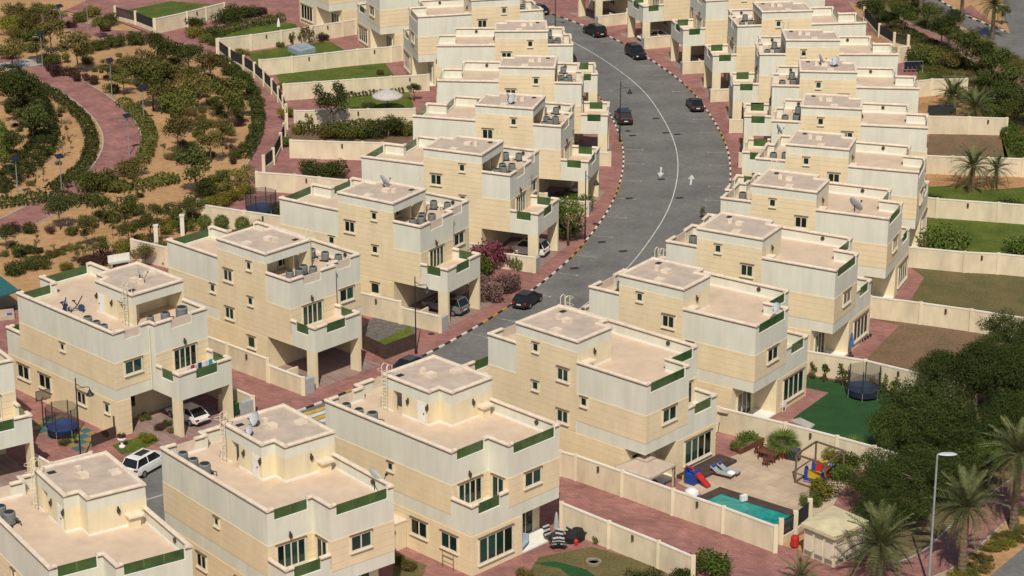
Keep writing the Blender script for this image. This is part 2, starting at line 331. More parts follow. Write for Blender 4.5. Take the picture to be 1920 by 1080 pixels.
    part('carport_ceiling', B().box(.31,XF-.31,-PB+.05,-.05,ZS-.03,ZS-.002), CREAM)
    # rear balcony in the notch
    part('balcony_slab', B().box(XS,W,D-BN,D,ZS,ZF), GREY)
    bp = B()
    for a,b,h in ((XS,6.6,ZB),(6.6,8.92,4.95),(8.92,W,ZB)): bp.box(a,b,D-t2,D,ZF,h)
    bp.box(W-t2,W,D-BN,D-t2,ZF,ZB); part('balcony_parapet', bp, GREY)
    part('glass_panel', B().box(6.6,8.92,D-.17,D-.03,4.95,4.99), WHITE, [('glass_pane', B().box(6.6,8.92,D-.112,D-.088,4.99,5.85).mesh('glass_pane',GLASSG))])
    for a,b in (((XS+.0,D-q),(6.6,D-q)),((8.92,D-q),(W-q-.17,D-q)),((W-q,D-BN),(W-q,D+ov))): cope(a,b,ZB)
    part('patio_floor', B().box(.0,XR,D-DR,D,-.1,.12), WHITE)
    # rain pipe in the front step
    part('rain_pipe', B().tube([(XF+.12,SF-.1,3.5),(XF+.12,SF-.1,9.3)],.06,6), GREY)
    return P, S
HOUSES = {  # x, y, heading, mirrored
'R0':(-31.78,159.85,-146.9,0),'R1':(-19.76,168.72,-140.8,0),'R2':(-8.72,178.87,-134.6,0),'R3':(-2.06,186.43,-131.7,1),'R4':(7.04,198.41,-125.7,1),
'R5':(14.86,211.35,-119.5,1),'R6':(21.28,225.12,-113.1,1),'R7':(26.23,239.27,-107.4,1),'R8':(29.55,254.17,-99.9,1),'R9':(31.24,269.75,-94.8,1),
'R10':(31.29,285.09,-90.4,1),'R11':(29.88,300.38,-83.5,1),'R12':(26.9,315.4,-77,1),'R13':(22.0,330.1,-70,1),'R14':(15.5,344.0,-64,1),
'L0':(-41.77,180.3,34.0,1),'L1':(-27.1,192.79,45.2,1),'L2':(-20.41,199.97,47.5,0),'L3':(-9.01,215.72,57.3,0),'L4':(-.2,233.0,66.8,0),'L5':(5.52,251.74,75.2,0),
'L6':(8.38,270.8,85.5,0),'L7':(7.83,290.06,91.5,0),'L8':(4.22,310.08,104.4,0),'L9':(-2.64,328.5,113,0),'L10':(-12.24,345.3,122,0)}
def hw(h, x, y):
    X, Y, t, m = HOUSES[h]; t = R(t); x = -x if m else x
    return (X+x*math.cos(t)-y*math.sin(t), Y+x*math.sin(t)+y*math.cos(t))
def hrz(h, a=0.):
    return R(HOUSES[h][2])+ (math.pi-a if HOUSES[h][3] else a)
ORD = ['first','second','third','fourth','fifth','sixth','seventh','eighth','ninth','tenth','eleventh','twelfth','thirteenth','fourteenth','fifteenth']
ROWN = {'L':'left row','R':'right row'}
def hname(h): return '%s villa of the %s' % (ORD[int(h[1:])], ROWN[h[0]])
XTRA = {'L0':'cut off by the left edge','L1':'laundry drying on its street balcony','L2':'round AC units on its street-side roof','L3':'grey car in its carport',
'R0':'roof terrace in the bottom left corner','R1':'two satellite dishes on its penthouse roof','R2':'striped garden chairs behind it','R3':'pool and gazebo behind it','R4':'green turf and trampoline behind it','R5':'brown bare garden behind it'}
far_s = {}
VP = {}
for m in (0, 1):
    P, S = villa_parts(bool(m))
    near = [('siding_board', b.mesh('siding_board', BEIGE)) for b in S]
    allb = MB()
    for b in S: allb.f += [tuple(i+len(allb.v) for i in f) for f in b.f]; allb.v += b.v
    VP[m] = (P, near, allb.mesh('siding', BEIGE))
VILLA = {}
for h, (x, y, t, m) in HOUSES.items():
    P, near, far = VP[m]
    lab = 'grey and beige villa, %s in the %s counting from the bottom' % (ORD[int(h[1:])], ROWN[h[0]])
    if h in XTRA: lab = 'grey and beige villa, %s in the %s, %s' % (ORD[int(h[1:])], ROWN[h[0]], XTRA[h])
    parts = P+(near if y < 236 else [('siding', far, [], (0,0,0), None, {'kind':'stuff'})])
    VILLA[h] = tree_of('villa', parts, (x, y, 0), R(t), lab, 'villa', 'villas along the curved street')
# ---------------------------------------------------------------- ground, road, kerbs, pavements
def spline(pts, step=1.0):
    P = [Vector((p[0], p[1], 0)) for p in pts]; out = []
    for i in range(len(P)-1):
        p0 = P[max(i-1,0)]; p1 = P[i]; p2 = P[i+1]; p3 = P[min(i+2,len(P)-1)]
        n = max(2, int((p2-p1).length/.5))
        for k in range(n):
            t = k/n
            out.append(.5*((2*p1)+(p2-p0)*t+(2*p0-5*p1+4*p2-p3)*t*t+(3*p1-p0-3*p2+p3)*t**3))
    out.append(P[-1])
    res = [out[0]]; acc = 0
    for a, b in zip(out, out[1:]):
        l = (b-a).length
        while acc+l >= step:
            f = (step-acc)/l; a = a+(b-a)*f; res.append(a); l = (b-a).length; acc = 0
        acc += l
    return [(p.x, p.y) for p in res]
def offset(pts, d):
    out = []
    for i, p in enumerate(pts):
        a, b = pts[max(i-1,0)], pts[min(i+1,len(pts)-1)]
        dx, dy = b[0]-a[0], b[1]-a[1]; l = math.hypot(dx, dy)
        out.append((p[0]+dy/l*d, p[1]-dx/l*d))
    return out
def smooth(pts, n=20):
    for _ in range(n):
        pts = [pts[0]]+[((a[0]+2*b[0]+c[0])/4, (a[1]+2*b[1]+c[1])/4) for a, b, c in zip(pts, pts[1:], pts[2:])]+[pts[-1]]
    return pts
def strip(a, b, z, mb=None):
    mb = mb or MB(); n = len(a)
    mb.add([(p[0],p[1],z) for p in a]+[(p[0],p[1],z) for p in b], [(i,n+i,n+i+1,i+1) for i in range(n-1)])
    return mb
KL = smooth(spline([(-75,154),(-60,162.0),(-45,171.6),(-32.7,180.1),(-17.1,194.6),(-7.8,206.9),(-1.8,216.7),(2.6,225.4),(6.5,234.7),(8.6,242),(10.7,249.5),(12.6,259.6),(13.7,270),(13.9,278),(13.3,288),(11.8,301),(9.7,310.2),(7.8,316.3),(5.1,324.3),(2.4,330.4),(-2.6,339.6),(-12,353),(-25,368),(-34,376)], 1.0), 30)
RW = 12.75
KR = offset(KL, RW)
Gd = MB(); Gd.sheet([(-900,60),(900,60),(900,2500),(-900,2500)], -.14); struct('ground', Gd.mesh('ground', SAND))
# flip strips so normals face up: a is left edge, b is right edge when walking away
struct('road', strip(offset(KL,.05), offset(KL,RW-.05), -.12).mesh('road', ASPH))
struct('pavement', strip(offset(KL,-3.1), offset(KL,-.18), 0.0).mesh('pavement', PINK))
struct('pavement', strip(offset(KR,.18), offset(KR,2.6), 0.0).mesh('pavement', PINK))
for side, line, off in (('left',KL,-.09),('right',KR,.09)):
    e = ob('kerb', None, kind='structure'); ln = offset(line, off)
    ms = {}
    n = len(ln)-1
    cnt = 0
    for i in range(n):
        a, b = ln[i], ln[i+1]
        mid = ((a[0]+b[0])/2, (a[1]+b[1])/2)
        if mid[1] < 168 or mid[1] > 360: continue
        # entrances to the plots get yellow and black stones, the rest white and black
        s = (i//2) % 11
        colm = (KB if i % 2 else (KY if s in (4,5,6) else KW))
        key = colm.name
        if key not in ms: ms[key] = MB().box(-.5,.5,-.09,.09,-.13,.012).mesh('kerb_stone', colm)
        o = ob('kerb_stone', ms[key], e, (mid[0],mid[1],0), math.atan2(b[1]-a[1], b[0]-a[0]), scale=(math.hypot(b[0]-a[0],b[1]-a[1])-.015,1,1)); cnt += 1
mk = ob('road_marking', None, kind='structure')
ob('centre_line', strip(offset(KL,RW/2+.1), offset(KL,RW/2+.21), -.116).mesh('centre_line', PAINTW), mk)
def park_line(px, py, side):
    p = U(px, py, -.12)
    i = min(range(len(KL)), key=lambda k: (KL[k][0]-p[0])**2+(KL[k][1]-p[1])**2) if side == 'L' else min(range(len(KR)), key=lambda k: (KR[k][0]-p[0])**2+(KR[k][1]-p[1])**2)
    a, b = KL[i-1], KL[i+1]; d = Vector((b[0]-a[0], b[1]-a[1], 0)).normalized(); n = Vector((d.y,-d.x,0))
    k = Vector((KL[i][0],KL[i][1],0))
    s, e = (.25, 2.35) if side == 'L' else (RW-.25, RW-2.35)
    q0, q1 = k+n*s, k+n*e
    m = MB(); m.obox((q0.x,q0.y),(q1.x,q1.y),.1,-.117,-.116); 
    r0, r1 = q1-d*.3, q1+d*.3; m.obox((r0.x,r0.y),(r1.x,r1.y),.1,-.1165,-.1155)
    ob('bay_line', m.mesh('bay_line', BAYP), mk)
for p in ((1195,282),(1197,309),(1190,341),(1180,375),(1160,405),(1135,443),(1100,482),(1065,517),(1018,557),(940,596),(898,630),(1180,251),(1140,170)): park_line(*p, 'L')
for p in ((1325,248),(1345,284),(1345,310),(1345,349),(1340,377),(1315,224),(1270,170),(1240,140),(1210,123),(1160,95),(1140,77)): park_line(*p, 'R')
def arrow(px, py, flip):
    p = U(px, py, -.12); i = min(range(len(KL)), key=lambda k: (KL[k][0]-p[0])**2+(KL[k][1]-p[1])**2)
    a, b = KL[i-1], KL[i+1]; t = math.atan2(b[1]-a[1], b[0]-a[0])+(math.pi if flip else 0)
    m = MB(); m.sheet([(-1.9,-.12),(.5,-.12),(.5,-.42),(2.3,0),(.5,.42),(.5,.12),(-1.9,.12)], 0)
    ob('lane_arrow', m.mesh('lane_arrow', PAINTW), mk, (p[0],p[1],-.115), t)
arrow(1239, 322, True); arrow(1296, 338, False)
mh = MB().box(-.45,.45,-.3,.3,0,.006).mesh('manhole_cover', DARK)
for p in ((1240,336),(1270,252),(1248,337-88),(1180,372),(1274,371),(1186,254),(1128,454),(1168,471),(1077,503),(1230,222)):
    q = U(*p, -.12); ob('manhole_cover', mh, mk, (q[0],q[1],-.117), .3)
# plots
def poly(name, mt, pts, z=0.004, kind='structure', world=False, parent=None):
    P = pts if world else UL(pts)
    return ob(name, MB().sheet(P, z).mesh(name, mt), parent, kind=None if parent else kind)
# ---------------------------------------------------------------- plots, gardens, lanes
LB = [(120,20),(217,38),(290,66),(345,84),(408,99),(432,117),(458,131),(478,144),(496,160),(511,175),(523,190),(532,207),(537,224),(538,242),(534,260),(527,279),(513,308),(495,322),(440,372),(380,420),(343,442),(296,458),(240,490),(150,530),(60,560),(-60,600)]
LO = [p for p in offset(KL,-3.05)]
poly('plot_paving', PINK, [p for p in LO if p[1] > 165 and p[1] < 372]+UL([(300,-60)])+UL(LB), -.006, world=True)
RB = [(1560,-40),(1600,15),(1622,45),(1650,73),(1702,97),(1725,140),(1813,172),(1850,220),(1900,300),(1975,400),(1980,520),(1945,620),(1850,740),(1720,855),(1590,960),(1463,1018)]
RO = [p for p in offset(KR,2.55) if 172 < p[1] < 372]
poly('plot_paving', PINK, RO[::-1]+[(-60,150),(-40,120),(10,120)]+UL([(1300,1110)])+UL(RB)[::-1], -.008, world=True)
# carport driveways
for h in HOUSES:
    poly('driveway', DRIVE, [hw(h,.05,-PB-.3),hw(h,XC-.05,-PB-.3),hw(h,XC-.05,YC-.02),hw(h,.05,YC-.02)], .003, world=True)
E_ = lambda l, n, m, z=.005: poly(n, m, l, z)
# right gardens
E_([(1510,703),(1720,742),(1800,765),(1665,860),(1520,806),(1487,784),(1554,736),(1505,726)], 'turf', TURF)
E_([(1600,590),(1680,601),(1870,630),(1850,740),(1750,712),(1612,690),(1627,670),(1686,610)], 'garden_soil', SOIL)
E_([(1703,498),(1930,517),(1945,600),(1907,608),(1700,575),(1733,520)], 'garden_grass', DRYG)
E_([(1733,408),(1950,418),(1975,500),(1810,490),(1737,470)], 'lawn', LAWN)
E_([(1737,325),(1950,328),(1965,400),(1740,392)], 'lawn', LAWN); E_([(1737,318),(1950,318),(1952,349),(1850,356),(1800,348),(1737,350)], 'garden_soil', ORSAND, .008)
E_([(1742,247),(1875,245),(1893,305),(1737,305)], 'garden_soil', SOIL); E_([(1875,245),(1892,247),(1912,305),(1885,305)], 'lawn', LAWN)
E_([(1723,172),(1815,170),(1850,205),(1855,232),(1723,232)], 'garden_soil', ORSAND)
E_([(1620,57),(1690,95),(1690,105),(1620,90)], 'garden_soil', ORSAND)
E_([(1720,128),(1740,128),(1760,148),(1720,148)], 'lawn', LAWN)
E_([(1340,868),(1420,838),(1445,800),(1620,858),(1560,950),(1500,985),(1320,930),(1270,905)], 'terrace_tiles', BTILE, .006)
E_([(1010,1045),(1110,1025),(1180,1045),(1240,1062),(1260,1090),(980,1090)], 'lawn', DRYG); E_([(1000,1056),(1040,1052),(1100,1068),(1130,1090),(1080,1090),(1050,1066)], 'lawn', TURF, .009)
E_([(740,1035),(800,1060),(790,1090),(735,1090)], 'garden_soil', DRYG)
# left gardens
E_([(460,99),(597,79),(620,78),(648,95),(640,112),(489,130)], 'lawn', LAWN); E_([(517,140),(560,134),(722,118),(742,146),(735,160),(535,176)], 'lawn', LAWN)
E_([(640,182),(767,172),(776,200),(776,215),(640,218)], 'lawn', LAWN); E_([(400,62),(500,36),(555,45),(560,60),(420,92)], 'lawn', LAWN); E_([(233,20),(320,2),(395,8),(340,24),(290,42),(262,40)], 'lawn', LAWN)
E_([(540,245),(700,242),(772,235),(772,262),(700,290),(545,288)], 'garden_soil', SOIL)
E_([(680,612),(700,596),(790,590),(775,652),(722,672),(678,652)], 'gravel', GRAVEL, .006); 
E_([(380,405),(520,425),(520,445),(310,480),(300,470)], 'garden_soil', ORSAND, .006)
E_([(210,835),(283,812),(300,826),(262,846),(228,852)], 'lawn', LAWN, .012); E_([(706,642),(716,650),(776,625),(768,612)], 'lawn', LAWN, .012)
# lane and path at lower right, park paths
PATHM = PINK
def path(name, centre, w, mt=PATHM, z=-.12, edge=True):
    c = smooth(spline(UL(centre), 1.), 8)
    struct(name, strip(offset(c,-w/2), offset(c,w/2), z).mesh(name, mt))
    if edge:
        e = ob('path_edging', None, kind='structure')
        for s in (-1,1):
            l = offset(c, s*(w/2+.08)); m = MB()
            strip(offset(c, s*(w/2+.08)-.08), offset(c, s*(w/2+.08)+.08), z+.03, m)
            ob('edging', m.mesh('edging', CONC), e)
    return c
PATHS = []
PATHS.append((path('park_path', [(-60,88),(20,118),(72,132),(118,152),(160,175),(196,203),(221,232),(230,262),(222,292),(200,322),(170,345),(130,362),(70,395),(20,420),(-60,452)], 4.6),2.9))
PATHS.append((path('park_path', [(345,70),(408,108),(448,133),(476,155),(497,180),(508,205),(512,232),(507,262),(495,292),(478,320),(452,345)], 3.0),2.1))
PATHS.append((path('park_path', [(60,18),(110,34),(170,58),(230,63),(285,62),(345,72)], 4.2),2.6))
PATHS.append((path('park_path', [(-60,128),(0,124),(60,116),(85,110)], 4, CONC, -.115, False),2.4))
PATHS.append((path('footpath', [(1560,-25),(1640,18),(1700,48),(1760,72),(1830,105),(1900,150),(1990,205)], 2.6),1.8))
PATHS.append((path('footpath', [(1480,1090),(1640,1085),(1760,1050),(1810,1000),(1862,957),(1930,905),(2000,860)], 3.2),2.))
E_([(1048,890),(1250,950),(1463,1022),(1530,1040),(1640,1060),(1700,1110),(1290,1130),(1160,1010),(1048,950)], 'lane_paving', PINK, -.002)
E_([(1835,1095),(1940,1008),(2000,970),(2000,1110)], 'road', ASPH, -.11)
E_([(1690,-20),(1770,30),(1830,62),(1880,92),(1940,125),(1990,150),(1990,100),(1890,60),(1850,46),(1800,24),(1725,-20)], 'road', ASPH, -.11)
E_([(1885,-30),(1880,25),(1895,62),(1990,100),(1990,-30)], 'road', ASPH, -.108)
isl = ob('traffic_island', MB().prism(UL([(1800,20),(1850,40),(1888,60),(1878,52),(1850,34),(1820,10)]), -.12, .03).mesh('traffic_island', PINK), kind='structure')
# kerb of the far road
e = ob('kerb', None, kind='structure'); kk = spline(UL([(1726,-22),(1800,23),(1850,45),(1889,60)]), 1.2)
kms = [MB().box(-.58,.58,-.12,.12,-.12,.06).mesh('kerb_stone', c) for c in (KW, KB)]
for i, (a, b) in enumerate(zip(kk, kk[1:])): ob('kerb_stone', kms[i % 2], e, ((a[0]+b[0])/2,(a[1]+b[1])/2,0), math.atan2(b[1]-a[1],b[0]-a[0]))
# yellow-white hatching across the street
hz = ob('crossing_hatching', None, kind='structure'); q0 = U(560,778,-.12); i0 = min(range(len(KL)), key=lambda k: math.dist(KL[k], U(600,757)))
hc = [mat('hatch_yellow',(.55,.36,.07),.85,.12,2), PAINTW]
for j in range(16):
    a = offset(KL, .5+j*.75)[i0-2]; b = offset(KL, 1.1+j*.75)[i0-2]; c = offset(KL, 1.1+j*.75+.3)[i0+1]; d = offset(KL, .5+j*.75+.3)[i0+1]
    ob('hatch_bar', MB().sheet([a,b,c,d], -.115).mesh('hatch_bar', hc[j%2]), hz)
# ---------------------------------------------------------------- garden walls
def gwall(pts, label, h=2.3, world=False, ztop=2.3, gap=4.6):
    P = pts if world else UL(pts, ztop)
    e = ob('garden_wall', None, None, (P[0][0],P[0][1],0), 0, label, 'wall', 'cream garden walls between the plots'); o = P[0]
    L = [(p[0]-o[0], p[1]-o[1]) for p in P]; Q = [L[0]]
    for a, b in zip(L, L[1:]):
        n = max(1, round(math.dist(a,b)/gap))
        Q += [(a[0]+(b[0]-a[0])*k/n, a[1]+(b[1]-a[1])*k/n) for k in range(1,n+1)]
    for i, (a, b) in enumerate(zip(Q, Q[1:])):
        ob('panel', MB().obox(a, b, .16, -.1, h-.12).mesh('panel', WALLC), e)
        ob('wall_cap', MB().obox(a, b, .24, h-.12, h).mesh('wall_cap', WALLT), e)
        if i % 2: 
            m_ = ((a[0]+b[0])/2, (a[1]+b[1])/2); dx, dy = b[0]-a[0], b[1]-a[1]; l = math.hypot(dx,dy); s = 1 if (dx*(m_[1]+o[1])-dy*(m_[0]+o[0])) > 0 else -1
            c = (m_[0]+s*dy/l*.14, m_[1]-s*dx/l*.14)
            ob('wall_lamp', MB().box(c[0]-.1,c[0]+.1,c[1]-.1,c[1]+.1,h-.75,h-.3).mesh('wall_lamp', BRONZE), e)
    for a in Q:
        ob('post', MB().box(a[0]-.18,a[0]+.18,a[1]-.18,a[1]+.18,-.1,h+.06).mesh('post', WALLC), e)
    return e
def railing(pts, label, h=2.0, base=.5, gap=3.2, world=False):
    P = pts if world else UL(pts); o = P[0]
    e = ob('railing_fence', None, None, (o[0],o[1],0), 0, label, 'fence')
    L = [(p[0]-o[0], p[1]-o[1]) for p in P]
    for a, b in zip(L, L[1:]):
        ob('base_wall', MB().obox(a,b,.2,-.12,base).mesh('base_wall', WALLC), e)
        m = MB(); m.obox(a,b,.05,base+.1,base+.16); m.obox(a,b,.05,h-.2,h-.14); n = max(3, int(math.dist(a,b)/.13))
        for k in range(1,n): 
            x = (a[0]+(b[0]-a[0])*k/n, a[1]+(b[1]-a[1])*k/n); m.box(x[0]-.028,x[0]+.028,x[1]-.028,x[1]+.028,base+.1,h-.06)
        ob('railing', m.mesh('railing', DARK), e)
    for a in L: ob('post', MB().box(a[0]-.2,a[0]+.2,a[1]-.2,a[1]+.2,-.12,h+.1).mesh('post', WALLC), e)
gwall([(1050,845),(1080,853),(1167,883),(1262,917),(1357,950),(1455,986)], 'garden wall on the lane side of the pool garden')
gwall([(1053,942),(1142,978),(1235,1015),(1300,1043)], 'garden wall between the lane and the striped chairs')
gwall([(1347,763),(1473,793),(1570,818),(1640,837),(1700,855)], 'garden wall between pool garden and trampoline turf')
gwall([(1510,657),(1623,675),(1750,705),(1830,726)], 'garden wall behind the tall trampoline')
gwall([(1632,555),(1727,567),(1822,580),(1925,596)], 'garden wall between bare brown garden and dry grass garden')
gwall([(1702,462),(1810,472),(1873,475),(1960,483)], 'garden wall below the bright green lawn at right')
gwall([(1735,369),(1758,372),(1873,380),(1980,388)], 'garden wall above the bright green lawn at right')
gwall([(1735,291),(1787,293),(1920,297),(1985,299)], 'garden wall in front of the twin palms')
gwall([(1742,218),(1818,219),(1888,221)], 'garden wall with football goal in front')
gwall([(1716,152),(1748,148),(1813,147)], 'garden wall behind the lone garden palm')
gwall([(1685,88),(1705,86)], 'short garden wall at the end of the right-hand railing fence')
gwall([(410,72),(470,65),(527,57),(642,40),(667,36)], 'farthest long garden wall at upper left')
gwall([(487,112),(547,106),(610,99),(670,92),(733,87),(754,84)], 'garden wall below the lawn with the blue-grey cover')
gwall([(532,157),(590,153),(663,148),(733,143),(803,139)], 'garden wall below the second upper-left lawn')
gwall([(553,207),(653,205),(690,204),(777,203)], 'garden wall below the round parasol')
gwall([(545,262),(603,264),(680,266),(717,267)], 'garden wall above the red paved yard at left')
gwall([(481,322),(552,327),(598,332),(650,337)], 'garden wall below the red paved yard at left')
gwall([(380,383),(457,395),(530,405)], 'garden wall with clipped round bushes before it')
gwall([(247,448),(312,463)], 'short garden wall behind the second left-row villa')
gwall([(290,35),(350,22),(420,5)], 'garden wall at the very top left, left of the dark hedge')
railing([(408,99),(432,117),(458,131),(478,144),(496,160),(511,175),(523,190),(532,207),(537,224),(538,242)], 'black railing fence curving along the pink park path')
railing([(534,260),(527,279),(513,308),(495,322)], 'short black railing fence at the red paved yard')
railing([(217,36),(255,46),(290,60)], 'black railing fence in the far upper left corner')
railing([(1620,38),(1648,70),(1676,87),(1702,92)], 'black railing fence beside the roadside path, upper right')
rp = [U(1463,1018),U(1490,1003),U(1517,980)]
railing(rp, 'black railing fence at the end of the turquoise pool', world=True)
# side walls running to the street beside each house
for h in HOUSES:
    if h in ('L0','R0'): continue
    if h[0] == 'R' and h not in ('R3','R4','R5','R12','R13','R14','R11','R10','R9','R8'): continue
    gwall([hw(h,-1.95,12.5 if h[0]=='L' else 6),hw(h,-1.95,1.2)], 'cream wall running along the %s' % hname(h), 2.35, True)
    w = gwall([hw(h,-1.95,1.0),hw(h,-1.95,-3.6)], 'lower street wall with meter cabinet, %s' % hname(h), 1.75, True)
    o = w.location
    a, b = hw(h,-1.95,-.9), hw(h,-.15,-.9)
    ob('panel', MB().obox((a[0]-o.x,a[1]-o.y),(b[0]-o.x,b[1]-o.y),.16,-.1,1.6).mesh('panel', WALLC), w)
    c = hw(h,-1.3,-3.5); ob('meter_cabinet', MB().box(-.6,.6,-.25,.25,0,1.5).mesh('meter_cabinet', mat('cabinet_grey',(.40,.42,.42),.6,.06)), w, (c[0]-o.x,c[1]-o.y,0), hrz(h))
# ---------------------------------------------------------------- vegetation
rng = np.random.default_rng(5)
def leafmat(name, c1, c2, rnd=.3):
    m = mat(name, c1, .85, .2, 1.6, spec=.08, col2=c2, rnd=rnd, fine=5, famp=.35)
    b = m.node_tree.nodes['Principled BSDF']; b.inputs['Subsurface Weight'].default_value = 0
    return m
G_DARK = leafmat('leaf_dark', (.080,.090,.024), (.036,.050,.013))
G_MID = leafmat('leaf_mid', (.125,.125,.030), (.06,.072,.017))
G_OLIVE = leafmat('leaf_olive', (.165,.130,.042), (.085,.076,.024))
G_YEL = leafmat('leaf_yellow', (.20,.17,.028), (.095,.095,.018), .2)
G_BRIGHT = leafmat('leaf_bright', (.115,.150,.030), (.05,.082,.016))
G_RED = leafmat('leaf_red', (.085,.040,.034), (.045,.026,.020))
G_GHAF = leafmat('leaf_ghaf', (.070,.090,.022), (.026,.042,.011), .4)
G_PINKF = leafmat('bougainvillea', (.26,.04,.10), (.07,.05,.025), .25)
G_PALEF = leafmat('pale_bougainvillea', (.28,.15,.16), (.08,.065,.03), .25)
G_PALM = leafmat('palm_leaf', (.15,.16,.07), (.075,.09,.035), .25)
G_DRYP = leafmat('dry_palm_leaf', (.24,.17,.08), (.15,.10,.05), .2)
BARK = mat('bark', (.17,.125,.085), .95, .25, 3, bump=.5)
PBARK = mat('palm_bark', (.20,.15,.10), .95, .35, 5, bump=.6, col2=(.11,.08,.055))
def leaves(centres, radii, n, size, seed, squash=.85, shell=.55, asp=.6):
    r = np.random.default_rng(seed); k = len(centres); C = np.array(centres); Ra = np.array(radii)
    w = Ra**2/np.sum(Ra**2); idx = r.choice(k, n, p=w)
    d = r.normal(size=(n,3)); d /= np.linalg.norm(d,axis=1)[:,None]
    rad = Ra[idx]*(shell+(1-shell)*r.random(n)**.6)*(1+.12*r.normal(size=n))
    p = C[idx]+d*rad[:,None]*np.array([1,1,squash])
    nrm = d*.7+r.normal(size=(n,3))*.55+np.array([0,0,.35]); nrm /= np.linalg.norm(nrm,axis=1)[:,None]
    u = np.cross(nrm, r.normal(size=(n,3))); u /= np.linalg.norm(u,axis=1)[:,None]+1e-9; v = np.cross(nrm,u)
    s = size*(.6+.8*r.random(n)); a = u*s[:,None]; b = v*(s*asp)[:,None]
    V = np.stack([p-a, p+b*.8, p+a, p-b*.8],1).reshape(-1,3)
    return V[:, :], k
def quads(V):
    n = len(V)//4; return V, np.arange(4*n).reshape(n,4)
def qmesh(name, V, m):
    V, F = quads(V); me = bpy.data.meshes.new(name); n = len(F)
    me.vertices.add(len(V)); me.vertices.foreach_set('co', V.astype(np.float32).ravel())
    me.loops.add(4*n); me.loops.foreach_set('vertex_index', F.ravel().astype(np.int32))
    me.polygons.add(n); me.polygons.foreach_set('loop_start', np.arange(0,4*n,4,dtype=np.int32)); me.polygons.foreach_set('loop_total', np.full(n,4,dtype=np.int32))
    me.materials.append(m); me.update(calc_edges=True); return me
def blob_set(seed, n, spread, r0, r1, zc, zs):
    r = np.random.default_rng(seed); C = []; Q = []
    for i in range(n):
        a = r.random()*6.283; e = r.random()**.5*spread
        C.append((math.cos(a)*e, math.sin(a)*e, zc+(r.random()-.5)*2*zs*(1-.5*e/spread))); Q.append(r0+(r1-r0)*r.random())
    return C, Q
LEAFV = {}
def cloud(kind, v):
    key = (kind, v)
    if key in LEAFV: return LEAFV[key]
    s = hash(kind) % 100 if False else sum(map(ord, kind))*7+v*13
    if kind == 'bush': C, Q = blob_set(s, 11, .80, .34, .52, .62, .34); V, _ = leaves(C, Q, 1900, .07, s, .9)
    elif kind == 'ball': V, _ = leaves([(0,0,.95)], [.95], 3200, .075, s, 1.0, .7)
    elif kind == 'tree': C, Q = blob_set(s, 14, .92, .28, .48, 1.75, .55); V, _ = leaves(C, Q, 1900, .072, s, .85, .3)
    elif kind == 'thin': C, Q = blob_set(s, 7, .5, .16, .28, 1.9, .7); V, _ = leaves(C, Q, 150, .10, s, 1.2, .2)
    elif kind == 'ghaf': C, Q = blob_set(s, 34, 1.0, .2, .38, .95, .42); V, _ = leaves(C, Q, 15000, .026, s, .8, .45)
    elif kind == 'bigtree': C, Q = blob_set(s, 16, .62, .2, .36, 1.55, .55); V, _ = leaves(C, Q, 2800, .045, s, 1.0, .35)
    elif kind == 'upright': C, Q = blob_set(s, 8, .35, .14, .26, 1.2, .85); V, _ = leaves(C, Q, 260, .11, s, 1.5, .3)
    LEAFV[key] = V; return V
TRUNKS = {}
def trunk_mesh(kind, v):
    key = (kind, v)
    if key in TRUNKS: return TRUNKS[key]
    r = random.Random(v*31+len(kind)); m = MB(); top = {'tree':1.4,'thin':1.9,'ghaf':.75,'bigtree':1.2}[kind]; r0 = {'tree':.05,'thin':.03,'ghaf':.06,'bigtree':.06}[kind]
    m.tube([(0,0,-.05),(r.uniform(-.04,.04),r.uniform(-.04,.04),top*.5),(r.uniform(-.08,.08),r.uniform(-.08,.08),top)], r0, 6, r0*.6)
    for i in range(5):
        a = r.random()*6.28; b = top*r.uniform(.55,.95); l = r.uniform(.35,.7)
        m.tube([(0,0,b),(math.cos(a)*l*.5,math.sin(a)*l*.5,b+l*.45),(math.cos(a)*l,math.sin(a)*l,b+l*.75)], r0*.5, 4, r0*.2)
    TRUNKS[key] = m.mesh('trunk', BARK, True); return TRUNKS[key]
CM = {}
def crown_mesh(kind, v, m):
    key = (kind, v, m.name)
    if key not in CM: CM[key] = qmesh('crown' if kind in ('tree','thin','ghaf','bigtree') else 'foliage', cloud(kind, v), m)
    return CM[key]
CZ = {'bush':.55,'ball':.95,'tree':1.75,'thin':1.9,'ghaf':1.0,'bigtree':1.55,'upright':1.2}
STEM = MB().tube([(0,0,-.05),(.03,0,.5),(.02,.02,.8)],.05,5,.02).tube([(0,0,.1),(.2,.1,.6)],.03,4,.01).tube([(0,0,.1),(-.2,.12,.55)],.03,4,.01).mesh('stem', BARK)
vcount = 0
def plant(x, y, r, kind, m, label, name=None, group=None, z=0, cat=None, sz=1.):
    global vcount; vcount += 1; v = vcount % 4
    nm = name or {'bush':'shrub','ball':'clipped_bush','tree':'tree','thin':'sapling','ghaf':'tree','bigtree':'tree','upright':'shrub'}[kind]
    ct = cat or {'shrub':'shrub','clipped_bush':'bush','tree':'tree','sapling':'tree'}.get(nm, 'plant')
    cm = crown_mesh(kind, v, m)
    if kind in ('tree','thin','ghaf','bigtree'): parts = [('trunk', trunk_mesh(kind, v)), ('crown', cm)]
    else: parts = [('stem', STEM), ('foliage', cm)]
    return tree_of(nm, parts, (x,y,z), (vcount*2.39996)%6.283, label, ct, group, (r,r,r*sz))
def at_px(px, py, rpx, kind, sz=1.):
    r = 1.
    for _ in range(6):
        x, y = U(px, py, r*CZ[kind]*sz); d = math.sqrt(x*x+y*y+(CAMH)**2); r = rpx*d/FPX
    return x, y, r
